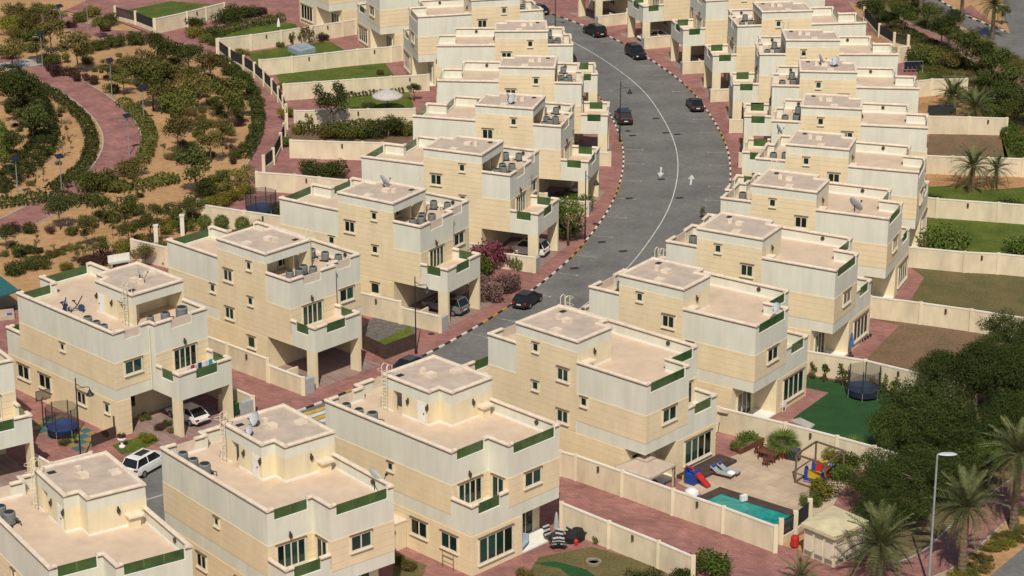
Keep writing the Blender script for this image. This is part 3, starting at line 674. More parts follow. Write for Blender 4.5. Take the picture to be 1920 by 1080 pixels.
def veg(px, py, rpx, kind, m, label, group=None, z=-.14, **k):
    x, y, r = at_px(px, py, rpx, kind, k.get('sz',1.)); return plant(x, y, r, kind, m, label, group=group, z=z, **k)
def on_path(x, y, pad=0.):
    return any(min((q[0]-x)**2+(q[1]-y)**2 for q in c[::2]) < (w+pad)**2 for c, w in PATHS)
GP = 'trees and shrubs of the sandy park'
T3 = lambda l, ox=0, oy=0, s=3.: [(ox+a/s, oy+b/s, c/s)+tuple(d) for a, b, c, *d in l]
LT = {'d':(G_DARK,'dark green tree on the sand of the park'),'m':(G_MID,'mid-green tree on the sand of the park'),'o':(G_OLIVE,'olive-green tree on the sand of the park')}
for px, py, r, c in T3([(430,235,95,'o'),(930,255,85,'d'),(1060,285,75,'d'),(850,400,120,'m'),(960,430,95,'o'),(780,330,85,'o'),(1000,560,105,'m'),(1280,500,105,'m'),(1350,440,70,'d'),(1180,330,85,'o'),(1000,700,85,'o'),(1180,775,75,'o'),(1090,905,115,'d'),(690,420,60,'m'),(900,500,75,'o'),(1110,470,85,'o'),(1250,700,62,'o'),(1150,690,60,'m'),(1330,600,60,'m'),(280,150,80,'o'),(200,215,75,'m'),(60,255,70,'o'),(70,770,65,'d'),(100,600,70,'d'),(100,500,120,'d'),(40,440,90,'d'),(180,640,95,'d'),(1230,985,55,'m'),(1165,1035,55,'d'),(600,360,50,'o'),(560,120,50,'m'),(300,60,60,'m'),(160,110,60,'o')]):
    veg(px, py, r*1.05, 'tree', LT[c][0], LT[c][1], GP)
for px, py, r, c in T3([(330,60,85,'d'),(30,215,60,'d'),(700,70,90,'m'),(580,60,70,'d'),(970,90,60,'d'),(880,90,55,'m'),(840,160,75,'m'),(480,190,70,'o'),(720,195,65,'m'),(1080,60,70,'d'),(560,285,62,'m'),(430,310,50,'m')], 0, 360):
    veg(px, py, r, 'tree', LT[c][0], LT[c][1], GP)
for px, py, r in T3([(340,600,55),(375,700,45),(345,790,50),(920,810,40),(980,840,35),(240,950,40),(395,780,30),(1250,800,40),(1190,620,40),(200,1000,40)]): veg(px, py, r, 'thin', G_OLIVE, 'sparse young tree with bare stem in the park', GP)
for px, py, r in T3([(200,260,45),(630,180,40),(110,290,50),(300,300,30)], 0, 360): veg(px, py, r, 'thin', G_MID, 'sparse young tree in the park near the villas', GP)
LS = {'d':(G_DARK,'dark green shrub on the sand of the park'),'m':(G_MID,'mid-green shrub on the sand of the park'),'y':(G_YEL,'yellow-green shrub in the park'),'r':(G_RED,'dark reddish shrub beside the park path'),'o':(G_OLIVE,'olive-green shrub on the sand of the park')}
for px, py, r, c in T3([(820,470,60,'o'),(880,440,60,'m'),(1040,500,60,'o'),(1130,520,55,'m'),(940,600,50,'m'),(1060,620,50,'o'),(1230,590,50,'d'),(1310,560,50,'m'),(1180,430,60,'o'),(1080,400,60,'m'),(780,400,50,'m'),(1350,540,50,'o'),(1100,740,45,'m'),(1060,820,40,'d'),(1290,730,45,'m'),(640,380,50,'o'),(700,340,50,'m'),(1240,330,55,'d'),(980,340,55,'d'),(900,330,50,'o'),(480,330,45,'o'),(260,330,55,'m'),(110,110,60,'o'),(30,120,60,'y'),(200,130,55,'m'),(300,110,50,'o'),(960,520,50,'o'),(1000,640,45,'m'),(1180,860,35,'m'),(80,150,90,'y'),(120,180,70,'o'),(60,60,80,'o'),(180,70,70,'m'),(60,290,60,'m'),(160,260,50,'m'),(330,390,55,'r'),(290,375,45,'r'),(390,400,45,'r'),(450,425,45,'r'),(510,445,45,'r'),(560,240,60,'d'),(640,225,60,'d'),(720,215,60,'d'),(800,210,60,'d'),(870,205,55,'d'),(480,265,55,'m'),(330,320,55,'m'),(620,495,50,'m'),(730,925,95,'o'),(540,1005,105,'m'),(470,985,60,'d'),(650,1030,70,'m'),(330,910,22,'m'),(1320,870,35,'m'),(1290,390,50,'d'),(1370,440,45,'d'),(1420,500,48,'d'),(1440,570,48,'d'),(1450,640,48,'d'),(1440,710,45,'d'),(1420,770,42,'d'),(1390,820,42,'d'),(1200,560,45,'m'),(1300,380,45,'d'),(440,85,55,'m'),(600,105,60,'m'),(520,60,50,'y'),(400,130,35,'r'),(600,150,40,'r'),(230,40,50,'m'),(1010,110,60,'d'),(1100,180,60,'y'),(1180,170,60,'d'),(1260,90,75,'d'),(1340,70,75,'d'),(1400,60,60,'d'),(1480,55,45,'r'),(1110,120,50,'d'),(1150,210,45,'m'),(1220,230,50,'d')]):
    veg(px, py, r, 'bush', LS[c][0], LS[c][1], GP)
for px, py, r, c in T3([(60,420,72,'d'),(150,400,62,'d'),(240,385,62,'m'),(365,410,42,'y'),(410,210,45,'m'),(500,150,55,'m'),(580,360,70,'r'),(500,380,55,'r'),(150,195,55,'d'),(60,200,50,'r'),(820,345,70,'o'),(750,90,60,'d'),(640,130,60,'m'),(790,255,50,'y'),(690,305,65,'y'),(950,205,50,'y'),(1080,130,55,'y'),(900,290,35,'m'),(340,330,30,'m'),(90,330,50,'d'),(170,310,50,'d'),(1320,10,60,'y'),(1250,40,62,'y'),(1190,55,55,'y'),(1380,-20,55,'y'),(1150,0,50,'m')], 0, 360):
    veg(px, py, r, 'bush', LS[c][0], LS[c][1], GP)
# hedges: rows of clipped plants kept as one thing each
def hedge(pts, w, hgt, m, label, world=False, name='hedge', dens=60, size=.115):
    c = spline(UL(pts, hgt*.5) if not world else pts, .5); o = c[0]; r = np.random.default_rng(len(pts)*17+int(w*10)); n = int(len(c)*dens*w)
    i = r.integers(0, len(c), n); P = np.array(c)[i]-np.array(o); cr = offset(c, 1.); nn = (np.array(cr)-np.array(c))[i]
    a = r.random(n)*math.pi; rad = (.75+.25*r.random(n))*(1+.13*np.sin(i*.9)+.1*np.sin(i*2.3+1)); sid = np.cos(a)*w/2*rad; zz = np.sin(a)**.6*hgt*rad
    p = np.stack([P[:,0]+nn[:,0]*sid+r.normal(size=n)*.08, P[:,1]+nn[:,1]*sid+r.normal(size=n)*.08, zz],1)
    nr = np.stack([nn[:,0]*np.cos(a),nn[:,1]*np.cos(a),np.sin(a)],1)*.8+r.normal(size=(n,3))*.5; nr /= np.linalg.norm(nr,axis=1)[:,None]
    u = np.cross(nr, r.normal(size=(n,3))); u /= np.linalg.norm(u,axis=1)[:,None]; v = np.cross(nr,u); s = size*(.6+.8*r.random(n))
    V = np.stack([p-u*s[:,None],p+v*(s*.6)[:,None],p+u*s[:,None],p-v*(s*.6)[:,None]],1).reshape(-1,3)
    core = MB(); k = offset(c, -w*.3); l = offset(c, w*.3); 
    for A, B_, C_, D_ in zip(k[::3], k[3::3], l[3::3], l[::3]): pass
    e = ob(name, None, None, (o[0],o[1],-.14), 0, label, 'hedge'); ob('foliage', qmesh('foliage', V, m), e)
    st = MB().tube([(p[0]-o[0],p[1]-o[1],.12) for p in c[::4]], .1, 4); ob('stems', st.mesh('stems', BARK), e)
hz3 = lambda l: [(a/3,b/3) for a,b in l]
hedge(hz3([(160,450),(290,508),(385,580),(465,650),(505,730),(515,805),(495,875),(450,935),(380,990),(280,1050)]), 1.7, 1.0, G_DARK, 'dark hedge on the inner side of the curved pink path')
hedge(hz3([(690,560),(760,610),(815,680),(840,750),(825,830),(790,900)]), 2.0, 1.0, G_MID, 'low hedge on the outer side of the curved pink path')
hedge(hz3([(40,390),(150,480),(220,600),(250,720),(235,800),(170,880),(80,960),(-40,1040)]), 3.7, 1.6, G_DARK, 'thick dark hedge at the left edge of the park')
hedge(hz3([(-30,700),(5,800),(-30,900)]), 2.5, 1.6, G_BRIGHT, 'short hedge at the far left edge')
hedge(hz3([(430,1040),(600,1030),(760,1040),(900,1000),(1010,990)]), 2.6, 1.2, G_MID, 'mid-green hedge crossing the lower park')
hedge(hz3([(-30,1130),(150,1110),(300,1090),(480,1120),(560,1090)]), 2.4, 1.2, G_DARK, 'dark hedge below the lower bend of the park path')
hedge([(392,352),(420,338),(450,328),(476,322)], 2.6, 2.0, G_YEL, 'yellow-green hedge behind the blue trampoline')
hedge(hz3([(1280,350),(1380,440),(1425,520),(1450,620),(1445,720),(1410,800),(1370,870)]), 1.6, 1.3, G_DARK, 'dark hedge along the narrow pink path')
hedge([(400,62),(440,48),(490,38),(530,30)], 1.8, 1.4, G_DARK, 'dark hedge round the far upper-left lawn')
hedge([(1130,1000),(1160,1012),(1205,1028)], 1.2, .9, G_BRIGHT, 'low green hedge inside the lane wall')
hedge([(1745,145),(1790,170),(1840,190),(1880,230),(1910,270),(1945,320)], 2.4, 1.6, G_BRIGHT, 'green hedge behind the right-hand gardens')
hedge([(1620,5),(1660,28),(1690,45)], 2.4, 1.0, G_DARK, 'dark low hedge beside the roadside path')
hedge([(1700,55),(1740,75),(1790,98)], 2.2, .9, G_DARK, 'second dark low hedge beside the roadside path')
hedge([(1800,112),(1850,135),(1910,170)], 2.4, 1., G_DARK, 'third dark low hedge beside the roadside path')
hedge([(560,238),(600,240),(660,236),(700,230)], 2.2, 1.6, G_MID, 'shrub border in the garden behind the fourth left villa')
hedge([(640,178),(700,172),(760,168)], 1.0, .8, G_MID, 'thin hedge on the lawn behind the round parasol')
# scattered small plants over the park sand
r_ = random.Random(3); n = 0
reg = UL([(0,150),(0,60),(120,40),(250,80),(400,110),(480,180),(490,260),(440,340),(330,430),(200,490),(60,500),(0,480)])
def inside(p, Q):
    c = False
    for i in range(len(Q)):
        a, b = Q[i], Q[i-1]
        if (a[1] > p[1]) != (b[1] > p[1]) and p[0] < (b[0]-a[0])*(p[1]-a[1])/(b[1]-a[1])+a[0]: c = not c
    return c
xs = [p[0] for p in reg]; ys = [p[1] for p in reg]
while n < 95:
    x, y = r_.uniform(min(xs),max(xs)), r_.uniform(min(ys),max(ys))
    if not inside((x,y),reg) or on_path(x,y,.9): continue
    n += 1
    mt = r_.choice([G_MID,G_OLIVE,G_OLIVE,G_DARK,G_RED])
    plant(x, y, r_.uniform(.35,.8), 'bush', mt, 'small low shrub dotted on the park sand', group='small shrubs dotted on the park sand', z=-.14)
# lawn-side and street plants
def V_(px, py, r, kind, m, label, **k): return veg(px, py, r*(1.3 if kind in ('bush','bigtree') else 1.), kind, m, label, z=0., **k)
def VB(px, py, r, kind, m, label, **k): return plant(*U(px, py), r, kind, m, label, **k)
for i, (px, py, r) in enumerate([(416,438,.85),(455,441,.85),(484,444,.75),(384,436,.8)]): VB(px, py, r, 'ball', G_BRIGHT, 'clipped round bush before the left garden wall, %s from the right' % ['third','second','first','fourth'][i], group='clipped round bushes', z=.5)
V_(346,420,15,'bush',G_BRIGHT,'green upright bush between two white posts',sz=1.5)
V_(318,415,14,'bush',G_YEL,'yellow-green bush left of the white post')
V_(272,468,17,'bigtree',G_OLIVE,'loose olive tree beside the second left-row villa')
V_(308,490,9,'upright',G_BRIGHT,'narrow dark shrub against the second left-row villa')
V_(622,182,36,'bigtree',G_DARK,'tall dark tree in front of the long upper-left walls')
V_(776,162,14,'bigtree',G_DARK,'slim dark tree beside the round parasol')
V_(641,275,17,'bush',G_DARK,'dark round bush on the red paved yard wall')
V_(537,265,14,'bush',G_BRIGHT,'green bush at the corner of the railing fence')
V_(592,318,22,'bush',G_DARK,'dark flowering bush below the red paved yard',sz=1.1); V_(622,320,24,'bush',G_DARK,'dark flowering bush right of its twin at the red yard')
V_(537,213,13,'bush',G_YEL,'yellow-green bush on the railing fence'); V_(525,160,9,'bush',G_YEL,'small yellow bush at the top of the railing')
V_(655,215,16,'bush',G_DARK,'dark bush under the round parasol garden wall'); V_(742,232,18,'bush',G_MID,'mid-green bush behind the fifth left-row villa'); V_(745,205,12,'bigtree',G_MID,'small tree behind the fifth left-row villa')
V_(1066,395,34,'bigtree',G_BRIGHT,'bright green tree beside the fourth left-row carport',sz=1.); V_(1064,428,26,'bush',G_BRIGHT,'bright green shrub beside the fourth left-row carport')
V_(1082,380,22,'bush',G_BRIGHT,'green shrub behind the street lamp at the bend')
V_(920,484,27,'bush',G_PINKF,'magenta bougainvillea beside the third left-row carport',sz=1.5); V_(948,482,17,'bush',G_PINKF,'magenta bougainvillea nearer the white car',sz=1.6); V_(893,498,22,'bush',G_BRIGHT,'green bush left of the magenta bougainvillea',sz=1.4)
V_(917,540,26,'bush',G_PALEF,'pale pink bougainvillea facing the street pavement',sz=1.2); V_(948,530,20,'bush',G_PALEF,'pale pink bougainvillea, the right one of two',sz=1.3); V_(974,492,14,'bush',G_BRIGHT,'green bush by the white street wall',sz=1.4)
V_(1415,195,10,'bigtree',G_DARK,'dark conifer shape at the sixth right-row villa',sz=1.3); V_(1436,180,8,'bigtree',G_DARK,'slim dark conifer beside the eighth right-row villa',sz=1.4)
V_(1303,120,9,'bush',G_BRIGHT,'green bush on the far pavement'); V_(1318,395,12,'upright',G_MID,'spiky plant at the edge of the road')
for i, (px, py, r) in enumerate([(1524,713,.95),(1547,719,1.05),(1580,726,1.35),(1632,736,.9),(1656,741,1.),(1676,745,1.05),(1716,753,1.3),(1747,760,1.2)]): VB(px, py, r, 'upright', G_MID, 'upright shrub along the turf wall, %s from the left' % ORD[i], group='upright shrubs along the turf wall')
V_(1770,458,36,'bush',G_BRIGHT,'broad green bush over the lawn wall'); V_(1752,470,16,'bush',G_BRIGHT,'green bush by the lawn wall, nearest the villa'); V_(1906,462,24,'bush',G_BRIGHT,'green bush over the lawn wall at the right edge')
V_(1893,385,24,'bush',G_DARK,'dark bush at the right end of the upper lawn'); V_(1748,372,12,'bush',G_DARK,'dark bush beside the upper lawn'); V_(1820,402,8,'bush',G_BRIGHT,'small green bush on the upper lawn')
V_(1693,593,8,'bush',G_MID,'small shrub at the bare brown garden wall'); V_(1855,613,7,'upright',G_OLIVE,'thin shrub at the bare brown garden wall')
V_(1735,105,24,'bush',G_MID,'broad green shrub above the garden palm'); V_(1718,112,16,'bush',G_DARK,'dark shrub beside the laundry rack'); V_(1775,115,20,'bush',G_OLIVE,'olive shrub above the garden palm')
V_(1402,818,17,'bush',G_BRIGHT,'leafy shrub in the brown planter box',sz=1.2); V_(1383,835,12,'bush',G_BRIGHT,'low shrub in the brown planter box')
V_(1522,938,16,'bush',G_BRIGHT,'bright shrub by the pool railing, left'); V_(1550,915,24,'bush',G_YEL,'yellow-green shrub by the pool railing'); V_(1572,885,24,'bush',G_BRIGHT,'bright green shrub beside the bouncy castle'); V_(1566,858,18,'bush',G_YEL,'yellow-green shrub above the bouncy castle'); V_(1602,862,22,'bush',G_BRIGHT,'bright shrub under the dark trees')
V_(1325,1062,36,'bush',G_BRIGHT,'large green bush in the bottom lane corner',sz=.8); V_(1280,1075,22,'bush',G_DARK,'dark bush at the bottom edge, left of the large one'); V_(1205,1085,26,'bush',G_DARK,'dark bush at the bottom edge inside the lane wall')
V_(1125,1012,10,'bush',G_BRIGHT,'bright bush inside the lane wall corner'); V_(985,1075,14,'bush',G_OLIVE,'olive shrub behind the big garden window'); V_(768,1062,13,'bush',G_OLIVE,'olive shrub in the narrow gap between two villas'); V_(752,1052,10,'bush',G_MID,'small shrub in the narrow gap between two villas')
V_(278,822,10,'bush',G_YEL,'yellow hedge plant by the first left carport'); V_(268,818,8,'bush',G_YEL,'second yellow hedge plant by the first left carport'); V_(299,798,10,'bush',G_RED,'reddish bush at the first left carport column'); V_(322,805,8,'bush',G_OLIVE,'potted plant at the first left carport column'); V_(272,782,9,'bush',G_MID,'leafy shrub inside the first left carport'); V_(315,792,8,'bush',G_BRIGHT,'green bush at the first left carport')
V_(425,745,7,'upright',G_MID,'climbing plant on the carport column'); V_(140,820,12,'upright',G_BRIGHT,'bushy plant behind the street lamp at lower left'); V_(120,828,9,'bush',G_OLIVE,'low plant beside the blue trampoline at lower left')
for i, (px, py, r, k, m) in enumerate([(548,84,1.1,'upright',G_OLIVE),(566,82,1.4,'upright',G_YEL),(581,81,1.3,'upright',G_OLIVE),(606,77,1.0,'bush',G_RED),(526,88,.7,'bush',G_MID),(618,260,1.5,'bush',G_OLIVE),(655,262,2.0,'bush',G_MID),(690,258,1.9,'bush',G_DARK),(728,258,2.1,'bush',G_DARK),(760,252,1.6,'bush',G_MID),(580,246,1.2,'upright',G_OLIVE),(560,250,1.0,'bush',G_YEL),(690,206,1.0,'bush',G_MID),(715,140,.7,'bush',G_OLIVE),(455,105,1.0,'bush',G_YEL),(520,400,1.2,'bush',G_DARK),(545,398,1.1,'bush',G_DARK),(690,322,1.2,'bush',G_MID)]):
    VB(px, py, r, k, m, 'garden plant behind the left row, %s counting from the top' % (ORD+['sixteenth','seventeenth','eighteenth'])[sorted([84,82,81,77,88,260,262,258,258.5,252,246,250,206,140,105,400,398,322]).index([84,82,81,77,88,260,262,258,258.5,252,246,250,206,140,105,400,398,322][i])], group='garden plants behind the left row')
# dark ghaf trees, lower right
for i, (px, py, r) in enumerate([(1640,905,50),(1690,805,56),(1735,760,75),(1800,800,72),(1830,700,78),(1890,690,70),(1905,620,55),(1730,880,66),(1860,790,60),(1690,945,50),(1790,900,50),(1940,760,70),(1770,690,48),(1690,870,60),(1700,800,60),(1760,840,62),(1840,850,55),(1880,650,50),(1650,960,45)]):
    V_(px, py, r*1.05, 'ghaf', G_GHAF, 'dense dark tree in the grove at lower right', group='dark trees in the lower right grove')
# roadside trees upper right
for i, (px, py, r) in enumerate([(1695,22,24),(1640,10,20),(1768,45,26),(1815,75,32),(1862,112,34),(1900,145,30),(1790,28,18),(1930,190,30),(1710,-8,20),(1880,20,14),(1665,30,18),(1740,20,20),(1840,95,26),(1780,60,20),(1880,165,24),(1900,200,24),(1850,150,20)]):
    V_(px, py, r, 'tree', G_DARK if i % 2 else G_GHAF, 'dark roadside tree at upper right', group='roadside trees at upper right')
r_ = random.Random(8)
belt = UL([(1590,-20),(1720,-20),(1810,60),(1925,118),(1925,330),(1900,290),(1860,215),(1815,165),(1725,140),(1705,92),(1640,50)]); n = 0
xs = [p[0] for p in belt]; ys = [p[1] for p in belt]
acc = []
while n < 260:
    x, y = r_.uniform(min(xs),max(xs)), r_.uniform(min(ys),max(ys))
    if not inside((x,y),belt) or on_path(x,y,.5): continue
    V0 = cloud('bush', n % 4)[:2400]; n += 1; sc_ = r_.uniform(.6,1.5); a_ = r_.random()*6.28; c_, s_ = math.cos(a_), math.sin(a_)
    acc.append(np.stack([(V0[:,0]*c_-V0[:,1]*s_)*sc_+x, (V0[:,0]*s_+V0[:,1]*c_)*sc_+y, V0[:,2]*sc_*.55-.14],1))
for k_, m_ in enumerate((G_OLIVE, G_MID)): ob('low_shrubs', qmesh('low_shrubs', np.concatenate(acc[k_::2]), m_), label='mass of low %s shrubs in the roadside strip' % ['olive','green'][k_], cat='shrubs', kind='stuff')
belt2 = UL([(1760,1085),(1800,1050),(1850,1005),(1930,945),(1930,990),(1850,1060),(1830,1095)]); n = 0
xs = [p[0] for p in belt2]; ys = [p[1] for p in belt2]
while n < 26:
    x, y = r_.uniform(min(xs),max(xs)), r_.uniform(min(ys),max(ys))
    if not inside((x,y),belt2) or on_path(x,y,.3): continue
    n += 1; plant(x, y, r_.uniform(.4,.9), 'bush', r_.choice([G_OLIVE,G_MID,G_YEL]), 'low shrub under the date palms', group='low shrubs under the date palms', z=-.14, sz=.6)
ob('ground_cover', MB().sheet(belt, -.132).mesh('ground_cover', mat('ground_cover',(.17,.135,.06),.95,.2,.4,bump=.3,col2=(.075,.075,.028),fine=5,famp=.3)), kind='stuff')
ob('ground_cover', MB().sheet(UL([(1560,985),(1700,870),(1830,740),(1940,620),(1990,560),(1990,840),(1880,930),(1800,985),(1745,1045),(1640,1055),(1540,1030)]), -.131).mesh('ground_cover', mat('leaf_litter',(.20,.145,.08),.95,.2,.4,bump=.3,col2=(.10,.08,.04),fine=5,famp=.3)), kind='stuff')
# palms
def frond(length, droop, m, seed, wl=.5):
    r = np.random.default_rng(seed); pts = []; n = 9
    for i in range(n):
        t = i/(n-1); pts.append((length*t*(1-.15*droop*t), 0, length*(.16*t-.75*droop*t*t)))
    mb = MB().tube(pts, .035, 4, .008)
    k = 24
    for i in range(3, k):
        t = i/(k-1); f = t*(n-1); j = min(int(f), n-2); a = Vector(pts[j]).lerp(Vector(pts[j+1]), f-j)
        L = wl*(math.sin(math.pi*min(1,t*.85+.15))**.6)*(.85+.3*r.random())
        for s in (-1,1):
            tip = a+Vector((L*.62, s*L*.72, L*(.32 if t<.7 else .05)-.12*r.random()))
            w = .045
            mb.add([tuple(a+Vector((-w,0,0))), tuple(a+Vector((w,0,0))), tuple(tip), tuple(tip+Vector((-.02,0,0)))], [(0,1,2,3)])
    return mb.mesh('frond', m)
FR = [frond(2.9,.35,G_PALM,1), frond(2.9,.6,G_PALM,2), frond(2.7,.95,G_PALM,3)]; FD = frond(2.3,1.3,G_DRYP,4,.35)
def palm_trunk(h, r0, seed):
    pr = []; z = 0; i = 0
    while z < h:
        pr.append((r0*(1.0+.10*(i%2))*(1.15-.25*z/h), z)); z += .16; i += 1
    return MB().lathe([(r0*1.4,-.2)]+pr+[(r0*.95,h+.25)], 9).mesh('trunk', PBARK)
PTM = {}
def palm(px, py, h, label, scale=1., nf=34, z=0., base=True):
    x, y = U(px, py, z) if base else U(px, py, h)
    key = round(h,1)
    if key not in PTM: PTM[key] = palm_trunk(h, .24, 1)
    r = random.Random(int(px)); parts = [('trunk', PTM[key])]
    for i in range(nf):
        a = i*2.39996+r.uniform(-.2,.2); q = i/nf; el = 1.25-1.75*q+r.uniform(-.12,.12)
        parts.append(('frond', FR[min(2,int(q*3))], [], (0,0,h+.15), (0,-el,a)))
    for i in range(5):
        a = r.random()*6.28; parts.append(('frond', FD, [], (0,0,h), (0,r.uniform(.3,.7),a), {'label':'dry brown frond'}))
    return tree_of('palm_tree', parts, (x,y,z-.1), r.random()*6, label, 'palm tree', None, scale)
palm(1646,1095,2.6,'short date palm in front of the utility kiosk',1.25,46)
palm(1803,1075,4.6,'tall date palm right of the tall street light',1.2,44)
palm(1900,988,5.0,'date palm at the right edge, leaning over the path',1.25,44)
palm(1500,1100,1.0,'low young palm at the bottom edge',.8,22)
palm(1785,203,1.5,'lone date palm in the orange-sand garden',1.1,34); palm(1827,225,1.2,'date palm in front of the orange-sand garden',1.15,34)
palm(1822,356,2.4,'larger of the twin palms on the lawn',1.15,36); palm(1866,352,2.4,'smaller of the twin palms on the lawn',.9,28)
palm(1860,72,4.2,'date palm on the traffic island, upper right',1.15,34); palm(1802,42,6.0,'tall palm trunk at the top edge, right one',1.1,30); palm(1725,32,6.5,'tall palm trunk at the top edge, left one',1.1,30)
# fan palms
def fan_palm(px, py, label, r):
    x, y = U(px, py); m = MB()
    for i in range(13):
        t = (i-6)/6*1.5; m.add([(0,0,0),(.5*math.cos(t-.09),.5*math.sin(t-.09),.06),(1.0*math.cos(t),1.0*math.sin(t),-.06),(.5*math.cos(t+.09),.5*math.sin(t+.09),.06)], [(0,1,2,3)])
    leaf = m.mesh('fan_leaf', G_BRIGHT); stalk = MB().tube([(0,0,0),(.7,0,.12)],.02,4).mesh('stalk', G_BRIGHT)
    rr = random.Random(int(px)); parts = [('trunk', palm_trunk(.6,.15,2))]
    for i in range(22):
        a = i*2.4; el = rr.uniform(.0,1.2)
        parts.append(('leaf_stalk', stalk, [('fan_leaf', leaf, [], (.7,0,.12), (0,.3,0))], (0,0,.6), (0,-el,a)))
    tree_of('fan_palm', parts, (x,y,0), 0, label, 'palm tree', None, r)
fan_palm(1466,852,'fan palm beside the wooden garden table',1.15); fan_palm(1598,858,'fan palm above the bouncy castle, under the trees',1.0)
# ---------------------------------------------------------------- rooftop equipment
AC_C = MB().lathe([(.36,0),(.4,.04),(.4,.16),(.37,.18),(.4,.2),(.4,.34),(.37,.36),(.4,.38),(.4,.52),(.37,.54),(.4,.56),(.4,.72),(.36,.78)],14).mesh('casing', ACG)
AC_G = MB().lathe([(.31,.78),(.31,.80),(.1,.83)],14).mesh('fan_grille', ACD)
AC_B = MB().box(-.45,.45,-.45,-.3,-.12,0).box(-.45,.45,.3,.45,-.12,0).mesh('support_rails', ACD)
AC_P = MB().tube([(.38,0,.3),(.8,0,.25),(.8,0,0)],.04,5).mesh('pipe', ACD)
def ac(h, x, y, s, where):
    p = hw(h,x,y)
    tree_of('air_conditioner', [('casing',AC_C,[('fan_grille',AC_G)]),('pipe',AC_P),('support_rails',AC_B)], (p[0],p[1],ZT+.15), hrz(h)+x, 'grey round AC unit, %s, %s' % (hname(h), where), 'AC unit', 'rooftop AC units of the %s' % hname(h), s)
STREET = [(2.3,2.5,.95),(3.15,2.1,1.05),(4.2,2.7,1.),(4.55,1.75,1.),(7.9,5.6,1.05),(8.3,4.1,.95),(8.7,2.7,.9)]
for h in HOUSES:
    n = int(h[1:])
    if h[0] == 'L' and n >= 2:
        for x, y, s in STREET: ac(h, x, y, s, 'street side of roof')
    elif h == 'L1':
        for x, y, s in ((8.4,6.2,1.),(8.4,4.9,.9),(8.4,3.8,.85)): ac(h, x, y, s, 'along the terrace parapet')
        for x, y, s in ((4.2,2.7,.8),(3.0,2.1,1.05),(1.5,1.7,1.35)): ac(h, x, y, s, 'by the street parapet')
    elif h in ('R0','R1','R2'):
        for x, y, s in ((8.5,2.0,.95),(8.5,3.5,.95),(8.5,5.1,1.15)): ac(h, x, y, s, 'along the terrace parapet')
    elif h[0] == 'R':
        for x, y, s in ((3.3,1.3,1.),(3.5,2.6,1.1),(7.4,2.6,.95)): ac(h, x, y, s, 'street side of roof')
DS = []
for i in range(6): rr = .95*i/5; DS.append((max(rr,.02), .22*(rr/.95)**2))
DISH = MB().lathe(DS+[(.95,.25)]+[(max(r,.02), z+.02) for r, z in DS[::-1]],20).mesh('reflector', DISHM, True)
ARM = MB().tube([(0,-.9,.2),(0,-.2,1.0)],.03,5).box(-.08,.08,-.27,-.13,.94,1.12).mesh('feed_arm', DARK)
MAST = MB().tube([(0,0,0),(0,0,.8)],.06,6).tube([(.5,0,0),(0,0,.5)],.03,4).tube([(-.5,0,0),(0,0,.5)],.03,4).mesh('mast', DARK)
def dish(px, py, z, label, s=1., tilt=.95, rz=2.6):
    x, y = U(px, py, z)
    tree_of('satellite_dish', [('mast',MAST),('reflector',DISH,[('feed_arm',ARM)],(0,0,.85),(tilt,0,0))], (x,y,z), rz, label, 'satellite dish', None, s)
dish(262,527,11.55,'satellite dish on the penthouse roof of the laundry villa',.75,1.2,1.9); dish(720,352,11.55,'satellite dish on the penthouse of the third left villa',.75,1.1,2.2)
dish(480,797,11.55,'larger white satellite dish on the second right-row penthouse',.62,1.15,-1.0); dish(470,815,11.55,'smaller satellite dish on the second right-row penthouse edge',.45,1.2,-1.0)
dish(703,920,8.65,'satellite dish standing in the corner of a roof terrace',1.0,1.2,2.2); dish(953,190,11.55,'left of two satellite dishes on the fifth left penthouse',.6,1.1,1.9); dish(961,194,11.55,'right of two satellite dishes on the fifth left penthouse',.6,1.,-1.0)
dish(1456,585,9.7,'satellite dish on the rear parapet of the fifth right villa',.5,1.0,-.9); dish(1602,398,9.2,'satellite dish fixed to the seventh right villa side wall',.9,1.1,2.2)
dish(1459,252,9.7,'satellite dish above a front wall at the eighth right villa',.65,1.2,1.9); dish(1538,121,11.55,'left of two satellite dishes on the tenth right penthouse',.7,1.2,1.8); dish(1566,124,11.55,'right of two satellite dishes on the tenth right penthouse',.65,.8,-.9)
